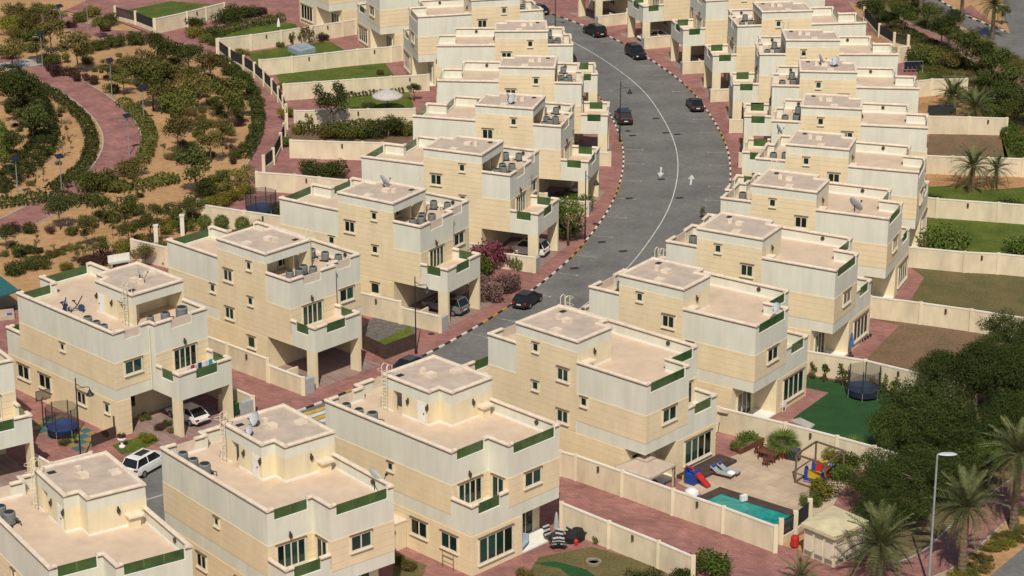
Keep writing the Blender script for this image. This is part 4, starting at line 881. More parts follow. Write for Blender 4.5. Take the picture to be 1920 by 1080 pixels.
# ---------------------------------------------------------------- cars
def paint(n, c, r=.25): return mat('car_'+n, c, r, .03, 1, spec=.6)
CGL = mat('car_glass', (.015,.018,.02), .08, .1, 1, spec=.6); TYRE = mat('tyre', (.02,.02,.02), .9, .1); RIM = mat('rim', (.35,.35,.36), .35, .05, metal=.6); RED = mat('tail_lamp', (.35,.012,.015), .2, .1, spec=.6); HEADL = mat('head_lamp', (.6,.62,.65), .15, .05, spec=.7); PLATE = mat('plate_white', (.7,.7,.66), .6, .05)
WHEEL = None
def car_parts(kind, col):
    global WHEEL
    L, Wd, H, belt = {'sedan':(4.6,.9,1.44,.92),'suv':(4.75,.96,1.74,1.08),'hatch':(4.1,.88,1.48,.94)}[kind]
    gp = {'sedan':(-1.95,-1.1,.25,1.05),'suv':(-2.3,-1.9,.3,1.0),'hatch':(-1.98,-1.45,.2,1.0)}[kind]
    st = [(-L/2,.80,.42,belt-.16),(-L/2+.1,.92,.32,belt-.04),(-L/2+.6,1.,.28,belt),(-.6,1.,.26,belt),(.9,1.,.26,belt-.02),(1.35,.985,.27,belt-.09),(L/2-.45,.95,.28,belt-.2),(L/2-.1,.86,.34,belt-.32),(L/2,.72,.42,belt-.4)]
    vs = []
    for x, w, z0, z1 in st:
        w *= Wd; zm = z0+(z1-z0)*.55
        vs += [(x,-w*.9,z0),(x,-w,z0+.12),(x,-w,zm),(x,-w*.95,z1-.04),(x,-w*.86,z1),(x,w*.86,z1),(x,w*.95,z1-.04),(x,w,zm),(x,w,z0+.12),(x,w*.9,z0)]
    k = 10; f = [(i*k+j,i*k+(j+1)%k,(i+1)*k+(j+1)%k,(i+1)*k+j) for i in range(len(st)-1) for j in range(k)]+[tuple(reversed(range(k))),tuple(range((len(st)-1)*k,len(st)*k))]
    body = MB().add(vs, [tuple(reversed(q)) for q in f]).mesh('body', col, False)
    a, b, c, d = gp; w0, w1 = Wd*.87, Wd*.70; zb, zr = belt-.03, H-.05
    gl = MB().add([(a,-w0,zb),(d,-w0,zb),(d,w0,zb),(a,w0,zb),(b,-w1,zr),(c,-w1,zr),(c,w1,zr),(b,w1,zr)], [(4,5,6,7),(0,1,5,4),(1,2,6,5),(2,3,7,6),(3,0,4,7)]).mesh('windows', CGL)
    rf = MB().add([(b-.06,-w1-.02,zr),(c+.08,-w1-.02,zr),(c+.08,w1+.02,zr),(b-.06,w1+.02,zr),(b+.1,-w1+.08,H),(c-.15,-w1+.08,H),(c-.15,w1-.08,H),(b+.1,w1-.08,H)], [(4,5,6,7),(0,1,5,4),(1,2,6,5),(2,3,7,6),(3,0,4,7),(3,2,1,0)]).mesh('roof', col)
    pil = []
    for s in (-1,1):
        for p, q in (((a,s*w0,zb),(b,s*w1,zr)),((d,s*w0,zb),(c,s*w1,zr)),(((a+d)/2-.1,s*w0,zb),((b+c)/2,s*w1,zr))): pil.append(('pillar', MB().tube([p,q],.045,5).mesh('pillar', col)))
    if WHEEL is None:
        M = Matrix.Rotation(math.pi/2,4,'X')
        WHEEL = (MB().lathe([(.2,-.11),(.32,-.11),(.335,-.07),(.335,.07),(.32,.11),(.2,.11)],16).xf(M).mesh('tyre', TYRE), MB().lathe([(.02,-.115),(.21,-.115),(.21,.115),(.02,.115)],10).xf(M).mesh('rim', RIM))
    P = [('body',body),('windows',gl),('roof',rf)]+pil
    for x in (-L/2+.85, L/2-.9):
        for s in (-1,1): P.append(('wheel', WHEEL[0], [('rim',WHEEL[1])], (x,s*(Wd-.08),.335)))
    for s in (-1,1):
        P.append(('tail_light', MB().box(-L/2-.005,-L/2+.14,s*Wd*.56,s*Wd*.9,belt-.3,belt-.12).mesh('tail_light',RED)))
        P.append(('headlight', MB().box(L/2-.25,L/2-.03,s*Wd*.5,s*Wd*.84,belt-.5,belt-.36).mesh('headlight',HEADL)))
        P.append(('mirror', MB().box(d-.35,d-.2,s*Wd*.98,s*(Wd+.16),belt,belt+.14).mesh('mirror',col)))
    P.append(('number_plate', MB().box(-L/2-.02,-L/2,-.24,.24,.55,.67).mesh('number_plate',PLATE)))
    P.append(('bumper', MB().box(-L/2-.03,-L/2+.1,-Wd*.72,Wd*.72,.34,.5).mesh('bumper',DARK)))
    if kind == 'suv': P.append(('sunroof', MB().box(-1.2,.1,-.4,.4,H,H+.012).mesh('sunroof',CGL)))
    return P
BLK = paint('black',(.014,.014,.016)); WHT = paint('white',(.74,.74,.73)); DBL = paint('navy',(.012,.02,.035)); GRY = paint('grey',(.16,.18,.19)); MAR = paint('bronze',(.028,.023,.022))
def road_car(px, py, kind, col, label, flip=False, side='L', off=1.25, turn=0.):
    p = U(px, py, -.12); i = min(range(1,len(KL)-1), key=lambda k: math.dist(KL[k],p)); a, b = KL[i-1], KL[i+1]
    if side == 'R': i = min(range(1,len(KR)-1), key=lambda k: math.dist(KR[k],p))
    ln = offset(KL, off if side == 'L' else RW-off); q = ln[i]; a, b = ln[i-1], ln[i+1]
    tree_of('car', car_parts(kind, col), (q[0],q[1],-.12), math.atan2(b[1]-a[1],b[0]-a[0])+(math.pi if flip else 0)+turn, label, 'car')
def port_car(h, kind, col, label, x=2.9, y=-.6, flip=False):
    p = hw(h,x,y); q = hw(h,x,y+1); tree_of('car', car_parts(kind, col), (p[0],p[1],.004), math.atan2(q[1]-p[1],q[0]-p[0])+(math.pi if flip else 0), label, 'car')
road_car(987,571,'hatch',BLK,'black hatchback parked by the kerb in the middle of the picture'); road_car(765,690,'sedan',DBL,'dark blue car half hidden behind a villa roof')
road_car(287,878,'suv',WHT,'white SUV on the road at lower left',turn=.35); road_car(1174,228,'suv',MAR,'dark bronze SUV parked by the lamp post'); road_car(1300,203,'sedan',BLK,'black saloon parked by the right kerb',side='R')
road_car(1197,107,'suv',BLK,'black SUV facing the viewer by the right kerb',True,'R'); road_car(1114,64,'suv',BLK,'black SUV by the right kerb with its rear to the viewer',side='R'); road_car(1028,22,'sedan',DBL,'dark car at the far top end of the street',side='R'); road_car(1083,113,'sedan',BLK,'black car mostly hidden behind a left-row villa')
port_car('L1','sedan',WHT,'white saloon in the carport at lower left',2.9,-.3); port_car('L3','suv',GRY,'grey SUV in the carport of the third left villa',3.4,-.6); port_car('L4','suv',WHT,'white SUV in the carport of the fourth left villa',3.4,-.5); port_car('L5','sedan',BLK,'dark car in the carport of the sixth left villa',3.,-.3)
port_car('R13','sedan',WHT,'white car in a far right-row carport',3,-.3,True); port_car('R8','sedan',BLK,'dark car in the ninth right-row carport',3,-.3)
# ---------------------------------------------------------------- lamps
LP_P = MB().lathe([(.14,0),(.14,.5),(.075,.6),(.06,4),(.05,7.8)],8).mesh('pole', DARK); LP_A = MB().tube([(0,0,7.3),(.5,0,7.0),(1.1,0,7.0),(1.15,0,6.8)],.035,5).tube([(0,0,6.9),(1.1,0,7.0)],.025,5).mesh('arm', DARK)
LP_L = MB().lathe([(.04,6.8),(.1,6.7),(.16,6.55),(.36,6.3),(.36,6.26),(.05,6.26)],12).mesh('lamp_shade', DARK); LP_G = MB().lathe([(.05,6.1),(.14,6.15),(.16,6.26)],10).mesh('lamp_globe', mat('lamp_globe',(.5,.52,.52),.3))
def lamp_post(px, py, label, rz=0.):
    x, y = U(px, py); tree_of('street_lamp', [('pole',LP_P),('arm',LP_A,[('lamp_shade',LP_L,[],(1.15,0,0)),('lamp_globe',LP_G,[],(1.15,0,0))])], (x,y,0), rz, label, 'street lamp', 'black street lamps along the left kerb')
lamp_post(1162,266,'black street lamp at the sharpest part of the bend'); lamp_post(1097,448,'black street lamp beside the bright green tree'); lamp_post(780,663,'black street lamp beside the brown plank fence'); lamp_post(152,868,'black street lamp at lower left'); lamp_post(1041,56,'black street lamp at the far end of the street')
SO_P = MB().lathe([(.09,0),(.06,.4),(.05,4.9)],7).mesh('pole', mat('galvanised',(.34,.38,.40),.5,.1,metal=.3)); SO_A = MB().tube([(0,0,4.3),(-.7,0,4.5)],.03,5).box(-1.1,-.6,-.09,.09,4.48,4.54).mesh('lamp_arm', MATS['galvanised'])
SO_S = MB().box(-.5,.5,-.36,.36,-.03,.03).mesh('solar_panel', mat('solar_panel',(.02,.025,.045),.2,.1,spec=.6))
for i, (bx, by) in enumerate([(347,215),(240,375),(630,535),(811,695),(727,865),(349,1105),(496,165),(103,1120)]):
    x, y = U(bx/3, by/3); tree_of('solar_lamp', [('pole',SO_P),('lamp_arm',SO_A),('solar_panel',SO_S,[],(0,0,5.0),(.5,0,.5))], (x,y,-.14), .3, 'solar street lamp in the park, %s from the left' % ['fourth','third','sixth','eighth','seventh','second','fifth','first'][i], 'street lamp', 'solar lamps in the park')
x, y = U(1741,1098); TL = MB().lathe([(.14,0),(.1,3),(.07,11)],9).mesh('pole', MATS['galvanised'])
tree_of('street_light', [('pole',TL),('lamp_head',MB().lathe([(.05,-.06),(.5,-.05),(.6,.0),(.45,.08),(.05,.12)],14).xf(Matrix.Translation((.75,0,11.02))@Matrix.Diagonal((1.25,.5,1,1))).mesh('lamp_head', DISHM))], (x,y,-.1), 0, 'tall galvanised street light at lower right', 'street light')
# ---------------------------------------------------------------- garden things
WOOD = mat('red_wood',(.16,.06,.035),.7,.2,2); DWOOD = mat('dark_deck',(.085,.055,.045),.8,.15,1.5); CANV = mat('canvas',(.50,.40,.31),.9,.06,1.5); BLUE = mat('blue_plastic',(.02,.07,.30),.4,.08); YELP = mat('yellow_plastic',(.62,.40,.03),.5,.08); REDP = mat('red_plastic',(.50,.03,.03),.4,.08); PLW = mat('white_plastic',(.78,.78,.76),.5,.04); NAVY = mat('navy_pad',(.03,.06,.13),.6,.1); TEAL = mat('teal_water',(.01,.30,.27),.06,.2,1.3,spec=.5,bump=.5)
NET = mat('net',(.05,.05,.055),.8,.1,alpha=.42)
def thing(name, label, cat, px, py, rz=0., z=0., group=None, parts=(), scale=None, loc=None):
    x, y = loc or U(px, py, z); return tree_of(name, list(parts), (x,y,z), rz, label, cat, group, scale)
def P_(n, mb, m, *a): return (n, mb.mesh(n, m), *a)
def trampoline(px, py, label, r, net=True, ring=NAVY, h=.85):
    n = 8; parts = [P_('mat', MB().lathe([(.02,h-.06),(r*.82,h-.06),(r*.82,h-.03),(.02,h-.03)],24), ACD)]
    t = MB(); t.lathe([(r*.8,h-.04),(r,h-.05),(r,h+.03),(r*.8,h+.03)],24); parts.append(P_('safety_pad', t, ring))
    sk = MB(); sk.lathe([(r*.97,.25),(r*.98,h-.06)],24); sk.f = sk.f[:-2]; parts.append(P_('skirt', sk, mat('trampoline_skirt',(.015,.02,.04),.8)))
    for i in range(6):
        a = i*math.pi/3+.3; c, s = math.cos(a)*r, math.sin(a)*r
        parts.append(P_('leg', MB().tube([(c,s,0),(c,s,h)],.03,5), MATS['galvanised']))
        if net: parts.append(P_('net_pole', MB().tube([(c*1.02,s*1.02,h),(c*1.02,s*1.02,2.75)],.05,6), ACD))
    if net:
        q = MB(); q.lathe([(r*1.0,h),(r*1.0,2.7)],24); q.f = q.f[:-2]; parts.append(P_('net', q, NET))
    return thing('trampoline', label, 'trampoline', px, py, 0, 0, None, parts)
trampoline(1619,742,'tall trampoline with net on the green turf',1.55); trampoline(490,402,'blue trampoline with net behind the third left villa',1.7); trampoline(118,815,'bright blue trampoline at lower left',1.35,True,BLUE)
# gazebo
g = []; s = 1.75
for a in (-1,1):
    for b in (-1,1): g.append(P_('leg', MB().box(a*s-.05,a*s+.05,b*s-.05,b*s+.05,0,2.15), TRIM))
g.append(P_('canopy', MB().add([(-s-.1,-s-.1,2.1),(s+.1,-s-.1,2.1),(s+.1,s+.1,2.1),(-s-.1,s+.1,2.1),(-.5,-.5,2.75),(.5,-.5,2.75),(.5,.5,2.75),(-.5,.5,2.75),(-s-.1,-s-.1,1.92),(s+.1,-s-.1,1.92),(s+.1,s+.1,1.92),(-s-.1,s+.1,1.92)],[(0,1,5,4),(1,2,6,5),(2,3,7,6),(3,0,4,7),(4,5,6,7),(8,9,1,0),(9,10,2,1),(10,11,3,2),(11,8,0,3)]), CANV, [P_('vent_cap', MB().add([(-.62,-.62,2.8),(.62,-.62,2.8),(.62,.62,2.8),(-.62,.62,2.8),(0,0,3.05)],[(0,1,4),(1,2,4),(2,3,4),(3,0,4),(3,2,1,0)]), CANV)]))
for a in (-1,1): g.append(P_('curtain', MB().lathe([(.12,.1),(.08,1.1),(.14,2.1)],7,(s-.08,a*(s-.1))), CANV))
thing('gazebo', 'beige canvas gazebo beside the pool garden wall', 'gazebo', 1210, 872, hrz('R3')+.05, 0., None, g, loc=U(1210,873,2.1))
gl0 = U(1210,873,2.1)
sofa = [P_('seat', MB().box(-1.2,1.2,-.4,.4,.15,.42), ACD), P_('backrest', MB().box(-1.2,1.2,.3,.5,.42,.8), ACD), P_('cushion', MB().box(-1.1,1.1,-.38,.28,.42,.52), mat('red_cushion',(.25,.05,.05),.9))]
thing('outdoor_sofa', 'dark outdoor sofa under the canvas gazebo', 'sofa', 0,0, hrz('R3'), 0, None, sofa, loc=gl0)
# pool
pr = UL([(1322,940),(1352,927),(1494,972),(1462,990)]); po_ = UL([(1303,936),(1350,915),(1512,966),(1466,994)])
pe = ob('swimming_pool', None, None, (0,0,0), 0, 'turquoise rectangular pool with dark surround', 'pool')
for i in range(4):
    a, b, c, d = po_[i], po_[(i+1)%4], pr[(i+1)%4], pr[i]; ob('pool_surround', MB().prism([a,b,c,d], -.1, .12).mesh('pool_surround', DWOOD), pe)
ob('water', MB().sheet(pr, .05).mesh('water', TEAL), pe)
ob('pool_filter', MB().box(-.3,.3,-.15,.15,0,.5).mesh('pool_filter', PLW), pe, (*U(1394,941),.12), .5)
# wooden deck by the house: single boards
dk = ob('wooden_deck', None, None, (0,0,0), 0, 'dark wooden deck along the big window of the pool villa', 'deck')
for i in range(14):
    a = hw('R3',XR+.1,D+.08+i*.14); b = hw('R3',W+.5,D+.08+i*.14); ob('plank', MB().obox(a,b,.125,0,.25).mesh('plank', DWOOD), dk)
# pergola frame
pg = UL([(1491,905),(1545,924),(1580,898),(1528,880)]); c0 = (sum(p[0] for p in pg)/4, sum(p[1] for p in pg)/4); q = [(p[0]-c0[0],p[1]-c0[1]) for p in pg]; pp = []
for p in q: pp.append(P_('post', MB().box(p[0]-.08,p[0]+.08,p[1]-.08,p[1]+.08,0,2.5), TRIM))
for i in range(4): pp.append(P_('beam', MB().obox(q[i],q[(i+1)%4],.12,2.5,2.64), TRIM)); 
pp.append(P_('base_rail', MB().obox(q[0],q[1],.14,0,.14), TRIM)); pp.append(P_('base_rail', MB().obox(q[3],q[0],.14,0,.14), TRIM)); pp.append(P_('brace', MB().tube([(q[0][0],q[0][1],1.7),((q[0][0]*3+q[3][0])/4,(q[0][1]*3+q[3][1])/4,2.5)],.05,4), TRIM))
thing('pergola', 'bare dark pergola frame round the bouncy castle', 'pergola', 0,0,0,0,None,pp,loc=c0)
bc = [P_('base', MB().box(-1.1,1.1,-1.1,1.1,0,.35), BLUE), P_('rim', MB().box(-1.15,1.15,-1.15,1.15,.12,.2), mat('pink_plastic',(.6,.25,.25),.5)), P_('bed', MB().box(-.9,.9,-.9,.9,.35,.5), YELP)]
for a in (-1,1):
    for b in (-1,1): bc.append(P_('tower', MB().lathe([(.22,.3),(.24,1.0),(.2,1.5),(.02,1.75)],9,(a*.9,b*.9)), BLUE))
for i in range(5): bc.append(P_('slat', MB().box(-.85,.85,-1.0,-.85,.5+i*.17,.64+i*.17), YELP))
bc += [P_('wall', MB().box(-.8,.8,.85,1.0,.5,1.35), REDP), P_('wall', MB().box(.85,1.,-.8,.8,.5,1.3), REDP), P_('arch', MB().tube([(-.8,.9,1.3),(-.4,.9,1.8),(0,.9,1.55),(.4,.9,1.8),(.8,.9,1.3)],.12,6), YELP)]
thing('bouncy_castle', 'small yellow and blue bouncy castle', 'bouncy castle', 1534,900,-.55,0,None,bc,.85)
tb = [P_('tabletop', MB().box(-.9,.9,-.45,.45,.7,.76), WOOD)]+[P_('leg', MB().box(a*.8-.04,a*.8+.04,b*.36-.04,b*.36+.04,0,.7), WOOD) for a in (-1,1) for b in (-1,1)]
thing('garden_table', 'red-brown wooden table on the pool terrace', 'table', 1441,862,-.6,0,None,tb)
def chair(px, py, rz, label, m, group, s=1., cush=None, loc=None):
    p = [P_('seat', MB().box(-.24,.24,-.24,.24,.4,.45), cush or m), P_('backrest', MB().box(-.24,.24,.2,.25,.45,.95), cush or m)]+[P_('leg', MB().box(a*.21-.025,a*.21+.025,b*.21-.025,b*.21+.025,0,.4), m) for a in (-1,1) for b in (-1,1)]
    p += [P_('armrest', MB().box(a*.25-.03,a*.25+.03,-.2,.22,.62,.66), m) for a in (-1,1)]
    return thing('garden_chair', label, 'chair', px, py, rz, 0., group, p, s, loc)
for i, (a, b, z) in enumerate([(1422,852,.9),(1430,848,.6),(1455,860,-2.2),(1447,869,2.5),(1437,874,2.5)]): chair(a,b,z,'wooden chair round the red-brown table, %s' % ['far left','far right','right end','near right','near left'][i], WOOD, 'wooden chairs round the garden table')
bb = [P_('body', MB().box(-.6,.6,-.3,.3,.1,.85), ACD), P_('lid', MB().lathe([(.3,-.55),(.3,.55)],12).xf(Matrix.Translation((0,0,.88))@Matrix.Rotation(math.pi/2,4,'Y')), mat('bbq_cover',(.06,.065,.075),.6)), P_('gas_bottle', MB().lathe([(.15,0),(.17,.1),(.17,.45),(.06,.55)],10,(-.85,-.1)), REDP)]
thing('barbecue', 'grey covered barbecue with red gas bottle', 'barbecue', 1487,862,-.5,0,None,bb)
for i, (a, b) in enumerate([(1354,893),(1366,888)]):
    lo = [P_('frame', MB().box(-1.,1.,-.32,.32,.22,.3), WOOD), P_('mattress', MB().box(-.35,1.,-.3,.3,.3,.38), mat('lounger_grey',(.32,.36,.38),.9)), P_('backrest', MB().add([(-.35,-.3,.3),(-.35,.3,.3),(-1.,.3,.75),(-1.,-.3,.75),(-.35,-.3,.38),(-.35,.3,.38),(-1.,.3,.83),(-1.,-.3,.83)],[(0,1,2,3),(7,6,5,4),(0,4,5,1),(1,5,6,2),(2,6,7,3),(3,7,4,0)]), MATS['lounger_grey']), P_('pillow', MB().box(-.95,-.7,-.22,.22,.78,.88), BLUE)]+[P_('leg', MB().box(c*.85-.04,c*.85+.04,d*.27-.04,d*.27+.04,0,.22), WOOD) for c in (-1,1) for d in (-1,1)]
    thing('sun_lounger', ['near grey sun lounger by the pool','far grey sun lounger by the pool'][i], 'sun lounger', a,b,-.55,0,None,lo)
thing('towel', 'white towel heaped on the sun loungers', 'towel', 1371,888,0,.35,None,[P_('cloth', MB().lathe([(.35,0),(.38,.1),(.22,.22),(.02,.28)],9), PLW)])
pb_ = UL([(1370,842),(1388,853),(1438,828),(1436,818)])
pl_ = ob('planter_box', None, None, (0,0,0), 0, 'red-brown wooden planter box on the pool terrace', 'planter'); ob('box', MB().prism(pb_, 0, .5).mesh('box', WOOD), pl_); ob('soil', MB().sheet([((p[0]-sum(q[0] for q in pb_)/4)*.88+sum(q[0] for q in pb_)/4,(p[1]-sum(q[1] for q in pb_)/4)*.88+sum(q[1] for q in pb_)/4) for p in pb_], .504).mesh('soil', SOIL), pl_)
sw = [P_('frame', MB().tube([(-1.1,-.5,0),(-1.1,0,2.0),(-1.1,.5,0)],.045,5).tube([(1.1,-.5,0),(1.1,0,2.0),(1.1,.5,0)],.045,5).tube([(-1.1,0,2),(1.1,0,2)],.045,5), TRIM), P_('canopy', MB().box(-1.2,-.2,-.6,.6,2.0,2.06), CANV), P_('seat', MB().box(-.85,.85,-.25,.25,.5,.6), ACD), P_('backrest', MB().box(-.85,.85,.2,.28,.6,1.1), ACD)]
thing('swing_seat', 'dark swing seat with pale canopy by the pool villa', 'swing seat', 1372,812,-.5,0,None,sw)
sl = [P_('tower', MB().box(-.5,.5,-.5,.5,0,.9).box(-.5,-.42,-.5,.5,.9,1.35).box(.42,.5,-.5,.5,.9,1.35), BLUE), P_('slide', MB().add([(.4,-.28,.95),(.4,.28,.95),(1.7,.28,.1),(1.7,-.28,.1),(.4,-.28,1.1),(.4,.28,1.1),(1.7,.28,.25),(1.7,-.28,.25)],[(0,1,2,3),(7,6,5,4),(0,4,5,1),(1,5,6,2),(2,6,7,3),(3,7,4,0)]), REDP), P_('arch', MB().tube([(-.45,-.45,1.3),(-.3,-.45,1.6),(.3,-.45,1.6),(.45,-.45,1.3)],.08,6), REDP), P_('step', MB().box(-.9,-.5,-.25,.25,0,.45), YELP)]
thing('toy_slide', 'blue and red plastic toy slide by the pool', 'slide', 1298,905,-.7,0,None,sl)
thing('ball_tub', 'white round tub beside the toy slide', 'tub', 1297,930,0,0,None,[P_('shell', MB().lathe([(.5,0),(.62,.25),(.55,.5),(.3,.66),(.02,.7)],14), PLW)])
# utility kiosk
kq = UL([(1503,1040),(1563,1066),(1622,1036),(1560,1008)]); kc = (sum(p[0] for p in kq)/4, sum(p[1] for p in kq)/4); K = [(p[0]-kc[0],p[1]-kc[1]) for p in kq]; KC = mat('kiosk_render',(.66,.58,.42),.85,.06,1)
kp = [P_('wall', MB().prism([(a*.95,b*.95) for a,b in K], 0, 2.45), KC)]
KR_ = [(a*1.06,b*1.06) for a,b in K]; kr = MB().prism(KR_, 2.45, 2.75); n = 4; kr.add([(a,b,2.75) for a,b in KR_]+[(a*.12,b*.12,3.05) for a,b in K],[(0,1,5,4),(1,2,6,5),(2,3,7,6),(3,0,4,7),(4,5,6,7)][:5]); kp.append(P_('roof', kr, mat('kiosk_roof',(.62,.54,.34),.85,.08,1)))
for (A, B_), nn in (((K[0],K[1]),3),((K[1],K[2]),3)):
    dx, dy = B_[0]-A[0], B_[1]-A[1]; l = math.hypot(dx,dy); nx, ny = dy/l, -dx/l
    if nx*(A[0]+B_[0])+ny*(A[1]+B_[1]) < 0: nx, ny = -nx, -ny
    for i in range(nn):
        t0, t1 = (i+.14)/nn, (i+.86)/nn; a = (A[0]*.95+dx*.95*t0+nx*.03, A[1]*.95+dy*.95*t0+ny*.03); b = (A[0]*.95+dx*.95*t1+nx*.03, A[1]*.95+dy*.95*t1+ny*.03)
        kp.append(P_('door', MB().obox(a,b,.06,.12,2.3), mat('kiosk_door',(.70,.62,.48),.7,.05,1), [P_('louvre', MB().obox(a,b,.09,.2,.55), mat('louvre',(.24,.2,.16),.8)), P_('louvre', MB().obox(a,b,.09,1.95,2.2), MATS['louvre'])]))
thing('utility_kiosk', 'cream utility kiosk with louvred doors at lower right', 'kiosk', 0,0,0,0,None,kp,loc=kc)
thing('gas_cylinder', 'red box standing left of the utility kiosk', 'box', 1490,1024,0,0,None,[P_('body', MB().lathe([(.3,0),(.33,.1),(.33,.75),(.26,.9),(.02,.95)],10), REDP)])
# round parasol, folded parasols
thing('parasol', 'large round pale parasol on the upper left lawn', 'parasol', 727,207,0,0,None,[P_('pole', MB().tube([(0,0,0),(0,0,2.6)],.05,6), DARK), P_('canopy', MB().lathe([(2.05,2.0),(2.0,2.05),(1.3,2.5),(.3,2.75),(.28,2.85),(.02,2.95)],16), mat('pale_canvas',(.52,.48,.47),.9)),P_('valance', MB().lathe([(2.04,1.85),(2.05,2.02)],16), mat('pale_canvas',(.5,.5,.5)))])
def closed(px, py, m, label, h=2.4): thing('parasol', label, 'parasol', px, py, 0, 0, None, [P_('pole', MB().tube([(0,0,0),(0,0,h)],.03,6), DARK), P_('canopy', MB().lathe([(.05,.9),(.26,1.),(.2,1.6),(.1,h-.1),(.02,h+.05)],9), m), P_('base', MB().lathe([(.3,0),(.3,.08),(.05,.12)],10), ACD)])
closed(1595,668,mat('blue_canvas',(.05,.14,.30),.9),'folded blue parasol on the pink patio'); closed(1043,1012,mat('grey_canvas',(.38,.37,.38),.9),'folded grey parasol among the striped chairs'); closed(857/6+380,62,PLW,'folded white parasol on the far upper lawn',2.2)
def striped():
    p = [P_('frame', MB().tube([(-.28,-.35,0),(.28,.35,.6)],.025,5).tube([(.28,-.35,0),(-.28,.35,.6)],.025,5).box(-.3,.3,-.3,.3,.4,.43), ACD)]
    for i in range(5): p.append(P_('stripe', MB().box(-.28,.28,.12+.05*i,.2+.05*i,.46+.13*i,.56+.13*i), MATS.get('chair_pale') or mat('chair_pale',(.55,.54,.52),.8) if i % 2 == 0 else ACD))
    return p
for i, (a, b, z) in enumerate([(1030,1015,.7),(1046,1022,-.4),(1060,1016,-.9),(1040,1030,-2.8),(1054,1030,2.8)]): thing('striped_chair', 'black and white striped garden chair, %s' % ['leftmost','second from left','rightmost','front left','front right'][i], 'chair', a,b,z,0,'striped garden chairs',striped(),1.15)
thing('garden_table', 'round dark table among the striped chairs', 'table', 1044,1019,0,0,None,[P_('tabletop', MB().lathe([(.6,.7),(.6,.74)],16), ACD), P_('leg', MB().lathe([(.25,0),(.05,.05),(.04,.7)],8), ACD)])
thing('barbecue', 'black covered barbecue by the lane wall', 'barbecue', 1078,1014,.6,0,None,[P_('cover', MB().lathe([(.75,0),(.8,.5),(.6,.95),(.3,1.1),(.02,1.15)],10).xf(Matrix.Diagonal((1.2,.7,1,1))), mat('black_cover',(.018,.018,.02),.6)), P_('side_table', MB().box(.7,1.5,-.4,.3,.6,.66), mat('bbq_cover',(.06,.06,.07))), P_('gas_bottle', MB().lathe([(.16,0),(.18,.4),(.05,.55)],9,(-.4,-.7)), REDP)])
fp = ob('fire_pit', None, None, (*U(1113,1056),0), 0, 'round stone fire pit on the dry grass', 'fire pit')
for i in range(14):
    a = i/14*6.283; ob('stone', MB().box(-.13,.13,-.1,.1,0,.2).mesh('stone', mat('pit_stone',(.30,.25,.2),.9,.2,3)) if i == 0 else bpy.data.meshes['stone'], fp, (math.cos(a)*.5,math.sin(a)*.5,0), a+1.57)
ob('ash', MB().lathe([(.02,.05),(.5,.05)],12).mesh('ash', ACD), fp)
rk = [P_('frame', MB().tube([(-.6,0,0),(-.6,0,1.5),(.6,0,1.5),(.6,0,0)],.03,5).tube([(-.6,0,1.0),(.6,0,1.0)],.025,5), TRIM)]
thing('metal_rack', 'thin brown metal frame leaning by the villa side wall', 'rack', 0,0,hrz('R2')+1.57,0,None,rk,loc=hw('R2',W+.5,15.3))
cb = [P_('body', MB().box(-.55,.55,-.75,.75,0,2.3), CREAM)]+[P_('slat', MB().box(-.5,.5,-.79,-.75,.3+i*.2,.42+i*.2), WALLT) for i in range(9)]+[P_('cap', MB().box(-.6,.6,-.8,.8,2.3,2.4), COPE)]
thing('louvred_cabinet', 'tall cream louvred cabinet between two villas at bottom', 'cabinet', 0,0,hrz('R2'),0,None,cb,loc=hw('R2',W+.62,9.4))
lc = [P_('seat', MB().box(-.35,.9,-.3,.3,.3,.4), mat('stripe_blue',(.35,.42,.55),.8)), P_('backrest', MB().box(-.45,-.35,-.3,.3,.4,1.0), MATS['stripe_blue'])]
thing('garden_bench', 'blue-striped bench on the covered patio', 'bench', 0,0,hrz('R2')+.4,.12,None,lc,loc=hw('R2',3.4,D-.6))
for i, (a, b) in enumerate([(1439,762),(1466,770)]): chair(a,b,-2.3,['white plastic chair on the patio, nearer the wall','white plastic chair at the patio edge'][i], PLW, 'white plastic chairs', 1.1)
thing('doormat_slab', 'pale grey slab by the turf wall', 'slab', 0,0,0,0,None,[P_('slab', MB().prism([(p[0]-U(1505,797)[0],p[1]-U(1505,797)[1]) for p in UL([(1482,790),(1500,785),(1528,798),(1518,806)])],0,.12), CONC)],loc=U(1505,797))
for i in range(6):
    t = i/5; thing('plant_pot', 'small dark pot in the row along the pink patio', 'pot', 1606+t*26,648-t*17,0,0,'plant pots along the pink patio',[P_('pot', MB().lathe([(.1,0),(.15,.25),(.12,.25)],8), ACD),P_('soil', MB().lathe([(.02,.22),(.12,.22)],8), SOIL)])
